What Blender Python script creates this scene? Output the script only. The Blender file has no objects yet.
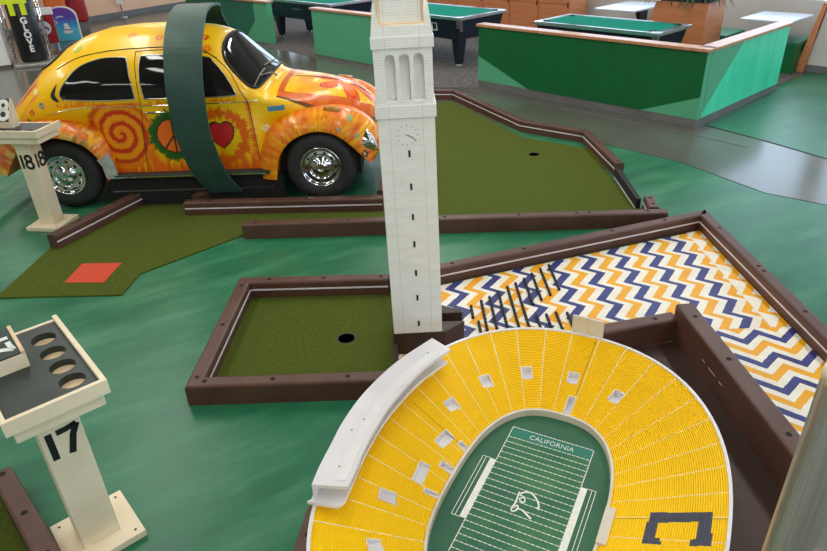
import bpy, bmesh, math, random
import numpy as np
from mathutils import Vector, Matrix
random.seed(7); rng = np.random.default_rng(7)
PI = math.pi
SC = bpy.context.scene
COL = SC.collection
R = math.radians

# ------------------------------------------------------------------ colour / material helpers
def lin(r, g=None, b=None):
    if g is None: r, g, b = r
    f = lambda c: (c/255/12.92) if c/255 <= .04045 else ((c/255+.055)/1.055)**2.4
    return (f(r), f(g), f(b), 1.0)

class NT:
    """small node-tree writer"""
    def __init__(s, name):
        s.m = bpy.data.materials.new(name); s.m.use_nodes = True
        s.t = s.m.node_tree; s.t.nodes.clear()
        s.out = s.t.nodes.new('ShaderNodeOutputMaterial')
        s.b = s.t.nodes.new('ShaderNodeBsdfPrincipled')
        s.t.links.new(s.b.outputs[0], s.out.inputs[0])
    def n(s, ty, **kw):
        nd = s.t.nodes.new(ty)
        for k, v in kw.items(): setattr(nd, k, v)
        return nd
    def link(s, a, b): s.t.links.new(a, b)
    def setin(s, sock, v):
        if hasattr(v, 'links') or isinstance(v, bpy.types.NodeSocket): s.link(v, sock)
        else: sock.default_value = v
    def math(s, op, a, b=0.0, c=0.0):
        nd = s.n('ShaderNodeMath', operation=op)
        s.setin(nd.inputs[0], a); s.setin(nd.inputs[1], b); s.setin(nd.inputs[2], c)
        return nd.outputs[0]
    def coords(s):
        return s.n('ShaderNodeTexCoord').outputs['Object']
    def sep(s, v):
        nd = s.n('ShaderNodeSeparateXYZ'); s.link(v, nd.inputs[0]); return nd.outputs
    def noise(s, vec, scale, detail=3.0, rough=.55):
        nd = s.n('ShaderNodeTexNoise'); s.link(vec, nd.inputs['Vector'])
        nd.inputs['Scale'].default_value = scale; nd.inputs['Detail'].default_value = detail
        nd.inputs['Roughness'].default_value = rough
        return nd.outputs['Fac']
    def scale(s, vec, sc):
        nd = s.n('ShaderNodeMapping'); s.link(vec, nd.inputs[0]); nd.inputs['Scale'].default_value = sc
        return nd.outputs[0]
    def ramp(s, fac, stops):
        nd = s.n('ShaderNodeValToRGB'); s.link(fac, nd.inputs[0])
        e = nd.color_ramp.elements
        e[0].position, e[0].color = stops[0]; e[1].position, e[1].color = stops[-1]
        for p, c in stops[1:-1]:
            q = e.new(p); q.color = c
        return nd.outputs[0]
    def mix(s, fac, a, b, mode='MIX'):
        nd = s.n('ShaderNodeMix', data_type='RGBA', blend_type=mode)
        s.setin(nd.inputs['Factor'], fac); s.setin(nd.inputs['A'], a); s.setin(nd.inputs['B'], b)
        return nd.outputs['Result']
    def base(s, c): s.setin(s.b.inputs['Base Color'], c)
    def rough(s, v): s.setin(s.b.inputs['Roughness'], v)
    def bump(s, h, strength=.3, dist=.01):
        nd = s.n('ShaderNodeBump'); s.link(h, nd.inputs['Height'])
        nd.inputs['Strength'].default_value = strength; nd.inputs['Distance'].default_value = dist
        s.link(nd.outputs[0], s.b.inputs['Normal'])

def noisy(name, c1, c2, scale=8, rough=.5, metal=0, bump=0, bscale=None, coat=0, spec=.5, stretch=None, lo=.3, hi=.7):
    t = NT(name); v = t.coords()
    if stretch: v = t.scale(v, stretch)
    f = t.noise(v, scale)
    t.base(t.ramp(f, [(lo, c1), (hi, c2)])); t.rough(rough)
    t.b.inputs['Metallic'].default_value = metal
    t.b.inputs['Specular IOR Level'].default_value = spec
    if coat: t.b.inputs['Coat Weight'].default_value = coat; t.b.inputs['Coat Roughness'].default_value = .08
    if bump: t.bump(t.noise(v, bscale or scale*4), bump, .004)
    return t.m

M = {}
M['brown'] = noisy('brown_plastic_lumber', lin(80,50,39), lin(96,63,51), 5, .47, bump=.12, bscale=60)
M['brown_dark'] = noisy('dark_brown_board', lin(52,33,25), lin(64,42,33), 3, .5, bump=.05)
M['hole'] = noisy('black_recess', lin(12,10,10), lin(22,18,18), 20, .8)
M['strip'] = noisy('white_bumper_strip', lin(215,205,210), lin(238,232,235), 6, .35)
M['cream'] = noisy('cream_painted_wood', lin(234,216,182), lin(248,232,202), 6, .5, bump=.05)
M['white'] = noisy('white_paint', lin(232,230,226), lin(244,242,238), 4, .45)
M['whiteline'] = noisy('white_line_paint', lin(228,232,222), lin(244,246,238), 40, .6)
M['black'] = noisy('black_paint', lin(16,16,18), lin(28,28,30), 10, .4)
M['blackrough'] = noisy('black_rubber', lin(20,20,21), lin(32,32,33), 30, .7, bump=.1)
M['tire'] = noisy('tyre_rubber', lin(38,38,38), lin(50,49,48), 20, .65, bump=.1)
M['chrome'] = noisy('chrome', lin(225,225,228), lin(240,240,240), 5, .08, metal=1)
M['alu'] = noisy('satin_aluminium', lin(185,186,188), lin(205,206,208), 8, .3, metal=1)
M['charcoal'] = noisy('charcoal_laminate', lin(30,42,38), lin(46,58,53), 6, .45)
M['plywood'] = noisy('pale_plywood', lin(222,190,148), lin(240,214,176), 5, .55, stretch=(1,8,1))
M['orangewood'] = noisy('orange_wood_laminate', lin(196,120,78), lin(214,138,92), 3, .4, stretch=(1,1,6))
M['capwood'] = noisy('light_wood_cap', lin(186,126,88), lin(208,152,112), 4, .35, stretch=(6,6,1))
M['greenwall'] = noisy('deep_green_paint', lin(0,96,46), lin(0,104,52), 3, .45)
M['midgreen'] = noisy('mid_green_paint', lin(86,172,128), lin(92,178,134), 3, .45)
M['basegrey'] = noisy('grey_rubber_base', lin(104,102,100), lin(120,118,116), 4, .5)
M['peach'] = noisy('peach_wall_paint', lin(232,184,150), lin(238,192,160), 2, .6)
M['offwhite'] = noisy('off_white_wall_paint', lin(206,200,194), lin(216,210,204), 2, .6)
M['felt'] = noisy('teal_green_felt', lin(0,120,92), lin(4,130,100), 30, .9, bump=.05)
M['poolblack'] = noisy('black_pool_table_laminate', lin(26,32,46), lin(34,40,54), 8, .3)
M['bluegrey'] = noisy('glossy_grey_table_top', lin(200,206,214), lin(214,220,226), 3, .18)
M['leaf'] = noisy('dark_leaf', lin(30,54,34), lin(70,96,62), 6, .45)
M['soil'] = noisy('potting_soil', lin(44,34,26), lin(66,52,40), 20, .9)
M['glass'] = noisy('tinted_glass', lin(26,25,23), lin(32,30,28), 3, .06, spec=.45)
M['teal'] = noisy('teal_paint', lin(36,108,84), lin(42,118,92), 3, .45)
M['seatgreen'] = noisy('green_bench_upholstery', lin(30,104,70), lin(40,118,80), 6, .5)

# floors
def floor_mat(name, c1, c2, c3, rough=.22, tint=1.2):
    t = NT(name); v = t.coords()
    mp = t.n('ShaderNodeMapping'); t.link(v, mp.inputs[0]); mp.inputs['Rotation'].default_value = (0,0,-.5)
    a = t.noise(t.scale(mp.outputs[0], (.8,3.0,1)), 1.3, 8, .66)
    b = t.noise(v, 7, 5, .6)
    c = t.ramp(a, [(.32, c1), (.5, c2), (.7, c3)])
    d = t.mix(t.math('MULTIPLY', t.math('ABSOLUTE', t.math('SUBTRACT', b, .5)), .9), c, c1)
    t.base(d)
    t.rough(t.math('ADD', t.math('MULTIPLY', a, .25), rough-.1))
    t.b.inputs['Specular IOR Level'].default_value = .4
    return t.m
M['greenfloor'] = floor_mat('green_stained_concrete', lin(26,96,66), lin(42,116,80), lin(76,138,102), .34)
def grey_floor():
    t = NT('polished_grey_concrete_slab'); v = t.coords(); a = t.noise(v, .9, 4, .5); b = t.noise(v, 12, 4, .6)
    t.base(t.mix(t.math('MULTIPLY', b, .3), t.ramp(a, [(.3, lin(84,86,76)), (.7, lin(102,102,92))]), lin(76,78,70)))
    t.rough(t.math('ADD', t.math('MULTIPLY', a, .08), .16)); t.b.inputs['Specular IOR Level'].default_value = .38
    return t.m
M['greyfloor'] = grey_floor(); M['unused_grey'] = floor_mat('polished_grey_concrete', lin(88,88,78), lin(94,94,84), lin(102,100,90), .26)
M['bandfloor'] = floor_mat('polished_brown_grey_concrete', lin(92,98,86), lin(112,112,102), lin(126,124,112), .22)
def carpet():
    t = NT('grey_carpet'); v = t.coords()
    f = t.noise(t.scale(v, (1, 1, 1)), 14, 6, .8)
    t.base(t.ramp(f, [(.36, lin(70,68,66)), (.5, lin(100,96,92)), (.64, lin(124,118,114))])); t.rough(.95)
    t.b.inputs['Specular IOR Level'].default_value = .1
    t.bump(t.noise(v, 200), .4, .004); return t.m
M['carpet'] = carpet()
def turf():
    t = NT('green_putting_turf'); v = t.coords()
    a = t.noise(v, 190, 3, .75); b = t.noise(v, 3, 4)
    c = t.ramp(a, [(.3, lin(42,54,10)), (.5, lin(80,92,30)), (.72, lin(112,122,54))])
    t.base(t.mix(t.math('MULTIPLY', b, .35), c, lin(74,86,28))); t.rough(.95)
    t.b.inputs['Specular IOR Level'].default_value = .15
    t.bump(a, .7, .006); return t.m
M['turf'] = turf()
M['redmat'] = noisy('red_tee_mat', lin(196,64,36), lin(220,84,50), 200, .9, bump=.4, bscale=300)

def chevron(name, axis, A, X0, P, fall, T, Y0, navyw=.26):
    """zigzag stripes: navy / white / yellow / white"""
    t = NT(name); v = t.sep(t.coords())
    u, w = (v[0], v[1]) if axis == 'x' else (v[1], v[0])
    f = t.math('FRACT', t.math('DIVIDE', t.math('SUBTRACT', Y0, w), P))
    down = t.math('SUBTRACT', 1.0, t.math('DIVIDE', f, fall))
    upv = t.math('DIVIDE', t.math('SUBTRACT', f, fall), 1-fall)
    isdown = t.math('LESS_THAN', f, fall)
    zig = t.math('ADD', t.math('MULTIPLY', isdown, down), t.math('MULTIPLY', t.math('SUBTRACT', 1.0, isdown), upv))
    nz = t.math('MULTIPLY', t.math('SUBTRACT', t.noise(t.coords(), 30, 2), .5), .012)
    s = t.math('FRACT', t.math('DIVIDE', t.math('SUBTRACT', t.math('SUBTRACT', t.math('ADD', u, nz), t.math('MULTIPLY', zig, A)), X0), T))
    navy = t.math('GREATER_THAN', s, 1-navyw)
    yel = t.math('MULTIPLY', t.math('GREATER_THAN', s, .245), t.math('LESS_THAN', s, .5))
    n2 = t.noise(t.coords(), 12, 3)
    wht = t.ramp(n2, [(.3, lin(240,232,214)), (.7, lin(250,244,230))])
    ye = t.ramp(n2, [(.3, lin(244,166,4)), (.7, lin(250,180,10))])
    na = t.ramp(n2, [(.3, lin(40,46,112)), (.7, lin(54,62,134))])
    t.base(t.mix(navy, t.mix(yel, wht, ye), na)); t.rough(.5)
    return t.m
M['chev_main'] = chevron('chevron_paint_lengthwise', 'x', .101, 1.762, .2147, .67, .2475, 4.451)
M['chev_strip'] = chevron('chevron_paint_edge_strip', 'x', .101, 2.205-.2475*.37, .2147, .67, .2475, 4.451, navyw=.0)
M['chev_cross'] = chevron('chevron_paint_crosswise', 'y', .10, 3.155, .224, .5, .229, 2.057)

def siding(name, c, pitch=.0125):
    t = NT(name); v = t.sep(t.coords())
    f = t.math('FRACT', t.math('DIVIDE', v[2], pitch))
    g = t.math('LESS_THAN', f, .14)
    ax = t.math('ABSOLUTE', v[0])
    vl = t.math('LESS_THAN', t.math('ABSOLUTE', t.math('SUBTRACT', ax, .081)), .0012)
    row = t.math('FLOOR', t.math('DIVIDE', v[2], pitch*4))
    bx = t.math('FRACT', t.math('ADD', t.math('DIVIDE', v[0], .075), t.math('MULTIPLY', row, .37)))
    bl = t.math('MULTIPLY', t.math('LESS_THAN', bx, .02), .45)
    n = t.noise(t.scale(t.coords(), (1,1,3)), 9, 4)
    col = t.ramp(n, [(.25, lin(240,237,228)), (.7, c)])
    k = t.math('MAXIMUM', t.math('MAXIMUM', t.math('MULTIPLY', g, .35), t.math('MULTIPLY', vl, .5)), t.math('MULTIPLY', bl, .5))
    t.base(t.mix(k, col, lin(178,172,160))); t.rough(.55)
    t.bump(t.math('SUBTRACT', 1.0, g), .25, .001)
    return t.m
M['siding'] = siding('cream_scored_siding', lin(250,248,243))

def seat_mat(name, a, b):
    t = NT(name); v = t.coords()
    n = t.noise(v, 170, 2, .6)
    t.base(t.ramp(n, [(.3, a), (.7, b)])); t.rough(.5); t.b.inputs['Specular IOR Level'].default_value = .2
    return t.m
M['seat'] = seat_mat('yellow_stand_paint', lin(252,200,0), lin(255,216,0))
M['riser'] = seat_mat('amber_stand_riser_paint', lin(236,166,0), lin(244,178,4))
M['navy'] = noisy('navy_letter_paint', lin(58,62,78), lin(70,74,90), 60, .55)
def field_mat():
    t = NT('painted_green_field'); v = t.coords()
    n = t.noise(v, 6, 5, .6); m = t.noise(t.scale(v, (3,12,1)), 5, 3)
    c = t.ramp(n, [(.3, lin(34,92,66)), (.5, lin(44,112,72)), (.7, lin(70,134,72))])
    t.base(t.mix(t.math('MULTIPLY', m, .5), c, lin(30,96,78))); t.rough(.6); return t.m
M['field'] = field_mat()
M['fieldedge'] = noisy('dark_green_field_border', lin(38,92,66), lin(50,106,76), 5, .6)
M['endzone'] = noisy('teal_endzone_paint', lin(30,116,98), lin(40,128,108), 12, .6)
M['pale'] = noisy('pale_grey_parapet', lin(212,204,186), lin(228,222,206), 8, .5)
M['lilac'] = noisy('warm_white_board', lin(226,222,224), lin(236,233,234), 5, .4)
M['gold'] = noisy('deep_gold_paint', lin(240,160,10), lin(250,182,20), 9, .5)

def emis(name, c, s):
    t = NT(name); t.t.nodes.remove(t.b)
    e = t.n('ShaderNodeEmission'); e.inputs[0].default_value = c; e.inputs[1].default_value = s
    t.link(e.outputs[0], t.out.inputs[0]); return t.m

# ------------------------------------------------------------------ mesh helpers
class MB:
    def __init__(s): s.v = []; s.f = []; s.mi = []
    def add(s, verts, faces, mi=0, T=None):
        o = len(s.v)
        for p in verts:
            s.v.append(tuple(T @ Vector(p)) if T is not None else tuple(p))
        for f in faces:
            s.f.append(tuple(i+o for i in f)); s.mi.append(mi)
        return s
    def box(s, x0, x1, y0, y1, z0, z1, mi=0, T=None):
        V = [(x0,y0,z0),(x1,y0,z0),(x1,y1,z0),(x0,y1,z0),(x0,y0,z1),(x1,y0,z1),(x1,y1,z1),(x0,y1,z1)]
        return s.add(V, [(0,3,2,1),(4,5,6,7),(0,1,5,4),(1,2,6,5),(2,3,7,6),(3,0,4,7)], mi, T)
    def prism(s, poly, z0, z1, mi=0, T=None):
        n = len(poly)
        a = sum(poly[i][0]*poly[(i+1)%n][1]-poly[(i+1)%n][0]*poly[i][1] for i in range(n))
        if a < 0: poly = poly[::-1]
        V = [(x,y,z0) for x,y in poly]+[(x,y,z1) for x,y in poly]
        F = [tuple(range(n))[::-1], tuple(range(n,2*n))]+[(i,(i+1)%n,n+(i+1)%n,n+i) for i in range(n)]
        return s.add(V, F, mi, T)
    def loft(s, rings, close=True, cap=True, mi=0):
        n = len(rings[0]); V = [p for r in rings for p in r]; F = []
        for k in range(len(rings)-1):
            for i in range(n if close else n-1):
                j = (i+1) % n
                F.append((k*n+i, k*n+j, (k+1)*n+j, (k+1)*n+i))
        if cap: F += [tuple(range(n))[::-1], tuple((len(rings)-1)*n+i for i in range(n))]
        return s.add(V, F, mi)
    def tube(s, pts, r, n=10, mi=0, cap=True):
        pts = [Vector(p) for p in pts]; rings = []
        up = Vector((0,0,1))
        for i, p in enumerate(pts):
            d = (pts[min(i+1,len(pts)-1)]-pts[max(i-1,0)]).normalized()
            a = up if abs(d.dot(up)) < .95 else Vector((0,1,0))
            x = d.cross(a).normalized(); y = d.cross(x).normalized()
            rr = r[i] if hasattr(r, '__len__') else r
            rings.append([tuple(p+x*math.cos(2*PI*k/n)*rr+y*math.sin(2*PI*k/n)*rr) for k in range(n)])
        return s.loft(rings, True, cap, mi)
    def lathe(s, prof, n=32, T=None, mi=0, cap=False):
        V = []; F = []
        for r_, z_ in prof:
            for k in range(n):
                a = 2*PI*k/n; V.append((r_*math.cos(a), r_*math.sin(a), z_))
        for i in range(len(prof)-1):
            for k in range(n):
                j = (k+1) % n; F.append((i*n+k, i*n+j, (i+1)*n+j, (i+1)*n+k))
        if cap: F += [tuple(range(n))[::-1], tuple((len(prof)-1)*n+k for k in range(n))]
        return s.add(V, F, mi, T)
    def ribbon(s, pts, w, z0, z1, mi=0, T=None):
        """flat thick stroke in the xy plane"""
        P = [Vector((p[0],p[1])) for p in pts]; L = []; Rr = []
        for i, p in enumerate(P):
            d = (P[min(i+1,len(P)-1)]-P[max(i-1,0)]); d.normalize(); n_ = Vector((-d.y,d.x))
            ww = (w[i] if hasattr(w,'__len__') else w)/2
            L.append(p+n_*ww); Rr.append(p-n_*ww)
        rings = [[(l.x,l.y,z0),(r_.x,r_.y,z0),(r_.x,r_.y,z1),(l.x,l.y,z1)] for l, r_ in zip(L,Rr)]
        if T is not None: rings = [[tuple(T@Vector(q)) for q in r_] for r_ in rings]
        return s.loft(rings, True, True, mi)
    def build(s, name, mats, parent=None, smooth=False, bevel=0, seg=2, fixn=True):
        me = bpy.data.meshes.new(name)
        me.from_pydata(s.v, [], s.f)
        if not isinstance(mats, (list, tuple)): mats = [mats]
        for m in mats: me.materials.append(M[m] if isinstance(m, str) else m)
        if len(mats) > 1: me.polygons.foreach_set('material_index', s.mi)
        if fixn:
            bm = bmesh.new(); bm.from_mesh(me); bmesh.ops.recalc_face_normals(bm, faces=bm.faces)
            bm.to_mesh(me); bm.free()
        if smooth: me.polygons.foreach_set('use_smooth', [True]*len(me.polygons))
        me.update()
        o = bpy.data.objects.new(name, me); COL.objects.link(o)
        if parent: o.parent = parent
        if bevel:
            b = o.modifiers.new('bevel', 'BEVEL'); b.width = bevel; b.segments = seg; b.limit_method = 'ANGLE'; b.angle_limit = R(35)
        if smooth == 'auto' or (bevel and not smooth):
            me.polygons.foreach_set('use_smooth', [bool(bevel)]*len(me.polygons))
            if bevel:
                w = o.modifiers.new('wn', 'WEIGHTED_NORMAL'); w.keep_sharp = False
        return o

def tag(o, label=None, cat=None, group=None, kind=None):
    if label: o['label'] = label
    if cat: o['category'] = cat
    if group: o['group'] = group
    if kind: o['kind'] = kind
    return o
def thing(name, label, cat, loc=(0,0,0), rotz=0, group=None):
    o = bpy.data.objects.new(name, None); COL.objects.link(o)
    o.location = loc; o.rotation_euler = (0,0,rotz); o.empty_display_size = .1
    return tag(o, label, cat, group)
def struct(name, mb, mats, **kw):
    return tag(mb.build(name, mats, **kw), kind='structure')
def V2(a): return Vector((a[0], a[1]))

# ------------------------------------------------------------------ camera (height 2.295 m, looking down at the course)
H = 2.295; F_PX = 650.0
dx, dy = 460-413.5, 1440-275.5
dn = Vector((dx, -dy, -F_PX)).normalized(); up = -dn
fw = Vector((0,0,-1)); yy = (fw-up*fw.dot(up)).normalized(); xx = yy.cross(up)
Rm = Matrix((xx, yy, up))
cam_d = bpy.data.cameras.new('camera'); cam = bpy.data.objects.new('camera', cam_d); COL.objects.link(cam)
cam.matrix_world = Matrix.Translation((0,0,H)) @ Rm.to_4x4()
cam_d.sensor_width = 36; cam_d.lens = F_PX/827*36; cam_d.clip_start = .05; cam_d.clip_end = 200
SC.camera = cam

# ------------------------------------------------------------------ the building
GA = R(42.5)                              # the building's grid is turned against the camera
e1 = Vector((math.cos(GA), math.sin(GA))); e2 = Vector((math.sin(GA), -math.cos(GA)))   # e2 = towards lower right
def gr(a, b): return (e1.x*a+e2.x*b, e1.y*a+e2.y*b)        # grid -> world
mb = MB(); mb.box(-30, 30, -12, 36, -.1, 0)
struct('floor', mb, 'greyfloor')
# stained green area
mb = MB(); mb.prism([(-9,-6),(6,-6),(6,3.0),(4.6,4.3),(3.54,5.05),(3.16,5.37),(2.97,5.77),(2.75,6.22),(2.19,6.87),(1.77,7.37),(.2,8.6),(-1.5,9.4),(-4.0,9.6),(-9,9.6)], .0, .0015)
struct('trim_1', mb, 'greenfloor')
mb = MB(); mb.prism([(3.49,7.45),(3.87,6.8),(4.18,6.17),(6.6,4.2),(9,6),(7.3,8.6),(6.02,9.86),(5.13,9.06),(5.03,8.87)], .0, .0015)
struct('trim_2', mb, 'greenfloor')
# dark score lines along the stained edges
def floor_line(n, pts, w=.018):
    mb = MB(); mb.ribbon(pts, w, .0012, .0032); struct(n, mb, 'blackrough')
floor_line('trim_3', [(3.49,7.45),(3.87,6.8),(4.18,6.17),(6.6,4.2)], .02)
floor_line('trim_4', [(1.77,7.37),(2.19,6.87),(2.75,6.22),(2.97,5.77),(3.16,5.37),(3.54,5.05),(4.6,4.3)], .01)
mb = MB(); mb.ribbon([(.35,10.25),(3.05,7.3),(3.6,6.6)], .012, .0012, .0028); struct('trim_5', mb, 'basegrey')
# carpet of the games area
mb = MB(); mb.prism([(-3.3,14.45),(-2.24,13.3),(.47,9.86),(1.06,9.75),(3.3,7.42),(5.0,8.95),(5.98,9.91),(8.5,12),(2,22),(-6,22),(-6,18)], .0, .002)
struct('trim_6', mb, 'carpet')

# window wall  n.P = 11.9 ; n = (.737,.676) ~ e1
def wall_on_grid(name, a0, a1, b0, b1, z0, z1, mat, **kw):
    mb = MB(); mb.prism([gr(a0,b0), gr(a1,b0), gr(a1,b1), gr(a0,b1)], z0, z1)
    return struct(name, mb, mat, **kw)
WA = 11.95
wall_on_grid('wall_back_sill', WA, WA+.2, -24, 12, 0, .9, 'offwhite')
wall_on_grid('wall_back_head', WA, WA+.2, -24, 12, 3.0, 4.2, 'offwhite')
sky = emis('window_daylight', (.62,.80,1.0,1), 4.2)
k = 0
for b in np.arange(-23, 11.9, 2.5):
    k += 1
    wall_on_grid('wall_back_pier_%d' % k, WA, WA+.2, b-.15, b+.15, .9, 3.0, 'offwhite')
    mb = MB(); mb.prism([gr(WA+.1,b+.15), gr(WA+.12,b+.15), gr(WA+.12,b+2.35), gr(WA+.1,b+2.35)], .9, 3.0)
    struct('window_%d' % k, mb, sky)
# right wall with windows too (daylight that lights the turquoise partition)
k0 = k
RB = 8.5
wall_on_grid('wall_right_sill', -8, WA, RB, RB+.2, 0, .9, 'offwhite')
wall_on_grid('wall_right_head', -8, WA, RB, RB+.2, 3.0, 4.2, 'offwhite')
for a in np.arange(-7.8, 11, 2.6):
    k += 1
    wall_on_grid('wall_right_pier_%d' % k, a-.2, a+.2, RB, RB+.2, .9, 3.0, 'offwhite')
    mb = MB(); mb.prism([gr(a+.2,RB+.1), gr(a+.2,RB+.12), gr(a+2.4,RB+.12), gr(a+2.4,RB+.1)], .9, 3.0)
    struct('window_%d' % k, mb, sky)
# peach wall far left
pa, pb = Vector((-10.25,16.1)), Vector((-5.8,23.6)); pd = (pb-pa).normalized(); pn = Vector((-pd.y,pd.x))
mb = MB(); mb.prism([pa, pb, pb+pn*.2, pa+pn*.2], .14, 4.2); struct('wall_left', mb, 'peach')
mb = MB(); mb.prism([pa-pn*.012, pb-pn*.012, pb+pn*.0, pa+pn*.0], 0, .14); struct('baseboard_left', mb, 'basegrey')
mb = MB(); mb.box(-14, -10.4, 15.6, 15.8, 0, 4.2); struct('wall_left_return', mb, 'peach')
mb = MB(); mb.box(-13.2, -13, -8, 15.6, 0, 4.2); struct('wall_far_left', mb, 'offwhite')
mb = MB(); mb.box(-13.2, 1, -8.2, -8, 0, 4.2); struct('wall_front', mb, 'offwhite')
M['ceil'] = noisy('grey_ceiling_tiles', lin(128,126,122), lin(142,140,136), 2, .9, spec=.1)
mb = MB(); mb.box(-30, 30, -12, 36, 4.2, 4.3); struct('ceiling', mb, 'ceil')

# ------------------------------------------------------------------ lights: ceiling tubes
def area(name, loc, sx, sy, power, color=(1,1,1), rot=(0,0,0)):
    l = bpy.data.lights.new(name, 'AREA'); l.shape = 'RECTANGLE'; l.size = sx; l.size_y = sy
    l.energy = power; l.color = color
    o = bpy.data.objects.new(name, l); COL.objects.link(o); o.location = loc; o.rotation_euler = rot
    return o
for ix, x in enumerate((-7.0, -3.4, .2, 3.8)):
    for iy, y in enumerate((-3.5, 1.5, 6.5, 11.5)):
        if x > 3 and y > 7: continue
        area('ceiling_light', (x, y, 4.1), .3, 3.6, 58 if y < 5 else 84, (1.0,.975,.935), (0,0,R(8)))
area('ceiling_light', (-6, 17, 4.1), .3, 3.6, 70, (1,.95,.88))
area('ceiling_light', (-1.5, 16, 4.1), .3, 3.6, 50, (1,.95,.9))
area('ceiling_light', (4.0, 10, 4.1), .3, 3.0, 40, (.95,.97,1))
w = bpy.data.worlds.new('world'); SC.world = w; w.use_nodes = True
w.node_tree.nodes['Background'].inputs[0].default_value = (.75,.86,1,1)
w.node_tree.nodes['Background'].inputs[1].default_value = .4
SC.view_settings.view_transform = 'Standard'; SC.view_settings.look = 'None'
SC.view_settings.gamma = 1; SC.view_settings.exposure = -.14
try: SC.view_settings.use_curve_mapping = False
except Exception: pass
SC.cycles.use_denoising = True
SC.cycles.max_bounces = 6

# ------------------------------------------------------------------ rails
HOLE = MB(); 
def bolt_hole(parent, x, y, z, ang=0):
    mb = MB(); mb.lathe([(.0,.0005),(.011,.0005),(.0135,.0015),(.0145,0)], 14)
    o = mb.build('bolt_hole', 'hole', parent, smooth=True)
    o.location = (x, y, z); o.scale = (1,1,1)
    return o
def rail(p0, p1, side, label, h=.13, w=.088, strip=True, holes=(), z0=.0, cut0=0, cut1=0, group=None, stripz=.073, mat='brown', outer=False):
    """plastic lumber rail; p0-p1 is its outer edge, side=+1: body to the left of the direction"""
    p0, p1 = V2(p0), V2(p1); d = p1-p0; L = d.length; a = math.atan2(d.y, d.x)
    t = thing('border_rail', label, 'rail', (p0.x, p0.y, z0), a, group)
    y0, y1 = (0, w) if side > 0 else (-w, 0)
    r = .014
    sec = [(y0,0),(y1,0),(y1,h-r),(y1-.3*r,h-.3*r),(y1-r,h),(y0+r,h),(y0+.3*r,h-.3*r),(y0,h-r)]
    mb = MB()
    c0 = cut0; c1 = cut1
    def ring(x, k):
        return [(x + k*((y-y0)/w if side > 0 else (y1-y)/w), y, z) for y, z in sec]
    mb.loft([ring(0, c0), ring(L, c1)])
    mb.build('beam', mat, t)
    if strip:
        yi = y1 if side > 0 else y0; s_ = 1 if side > 0 else -1
        if outer: yi = y0 if side > 0 else y1; s_ = -s_
        mb = MB(); mb.box(c0+.004, L+c1-.004, min(yi, yi+s_*.004), max(yi, yi+s_*.004), stripz-.005, stripz+.006)
        mb.build('bumper_strip', 'strip', t)
    for hx in holes:
        bolt_hole(t, hx*L if hx <= 1 else hx, (y0+y1)/2, h)
    return t

# ---- the square box at the tower
W = .088
rail((-1.247,2.762), (-.02,2.752), 1, 'brown rail along the front of the small square putting green', holes=(.08,.38,.71), cut0=W)
rail((-1.208,3.961), (-1.247,2.762), 1, 'brown rail down the left side of the small square putting green', holes=(.1,.5,.93), cut0=W, cut1=-W)
rail((-.17,3.932), (-1.208,3.961), 1, 'brown rail along the back of the small square putting green', holes=(.05,.43,.79), cut1=-W)
rail((2.375,4.795), (-.17,3.932), 1, 'long slanting brown rail behind the zigzag painted surface', holes=(.16,.34,.62,.83), cut0=W*.8)
rail((2.385,1.2), (2.375,4.795), 1, 'long brown rail along the right edge of the zigzag painted surface', holes=(.25,.47,.57,.71,.73,.90), cut1=-W*1.2)
# turf and floor panels of this hole
def slab(name, poly, z0, z1, mat, label, cat, **kw):
    mb = MB(); mb.prism(poly, z0, z1); return tag(mb.build(name, mat, **kw), label, cat)
def cup(parent, x, y, z, r=.054):
    mb = MB(); mb.lathe([(0,0),(r*.92,0),(r*.96,.0015),(r,.0015),(r,0)], 28)
    o = mb.build('cup', 'hole', parent, smooth=False); o.location = (x,y,z); return o
g = slab('putting_green', [(-1.157,2.852),(-.135,2.843),(-.135,3.842),(-1.122,3.869)], .002, .012, 'turf', 'small square putting green with a black cup left of the white tower', 'putting green')
cup(g, -.43, 3.33, .012)
mb = MB(); mb.ribbon([(.054*1.05*math.cos(a)-.43, .054*1.05*math.sin(a)+3.33) for a in np.linspace(0,2*PI,24)], .006, .012, .0135)
mb.build('cup_rim', 'greyfloor', g)
mb = MB(); mb.box(-.134, -.108, 2.845, 3.13, .002, .10)
tag(mb.build('divider_board', 'brown_dark'), 'thin dark board between the small putting green and the zigzag surface', 'board')
# zigzag sheets
slab('zigzag_board', [(-.107,2.845),(1.53,2.845),(1.53,3.27),(2.165,3.27),(2.165,4.60),(-.107,3.84)], .001, .012, 'chev_main', 'large floor panel of blue, yellow and white zigzags in front of the stadium', 'floor panel')
slab('zigzag_board', [(2.1675,3.27),(2.285,3.27),(2.285,4.64),(2.1675,4.605)], .001, .012, 'chev_strip', 'narrow zigzag strip beside the long right rail', 'floor panel')
slab('zigzag_board', [(1.66,1.3),(2.287,1.3),(2.287,3.267),(1.60,3.267)], .001, .012, 'chev_cross', 'zigzag panel with stripes running crosswise at the lower right', 'floor panel')

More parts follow.
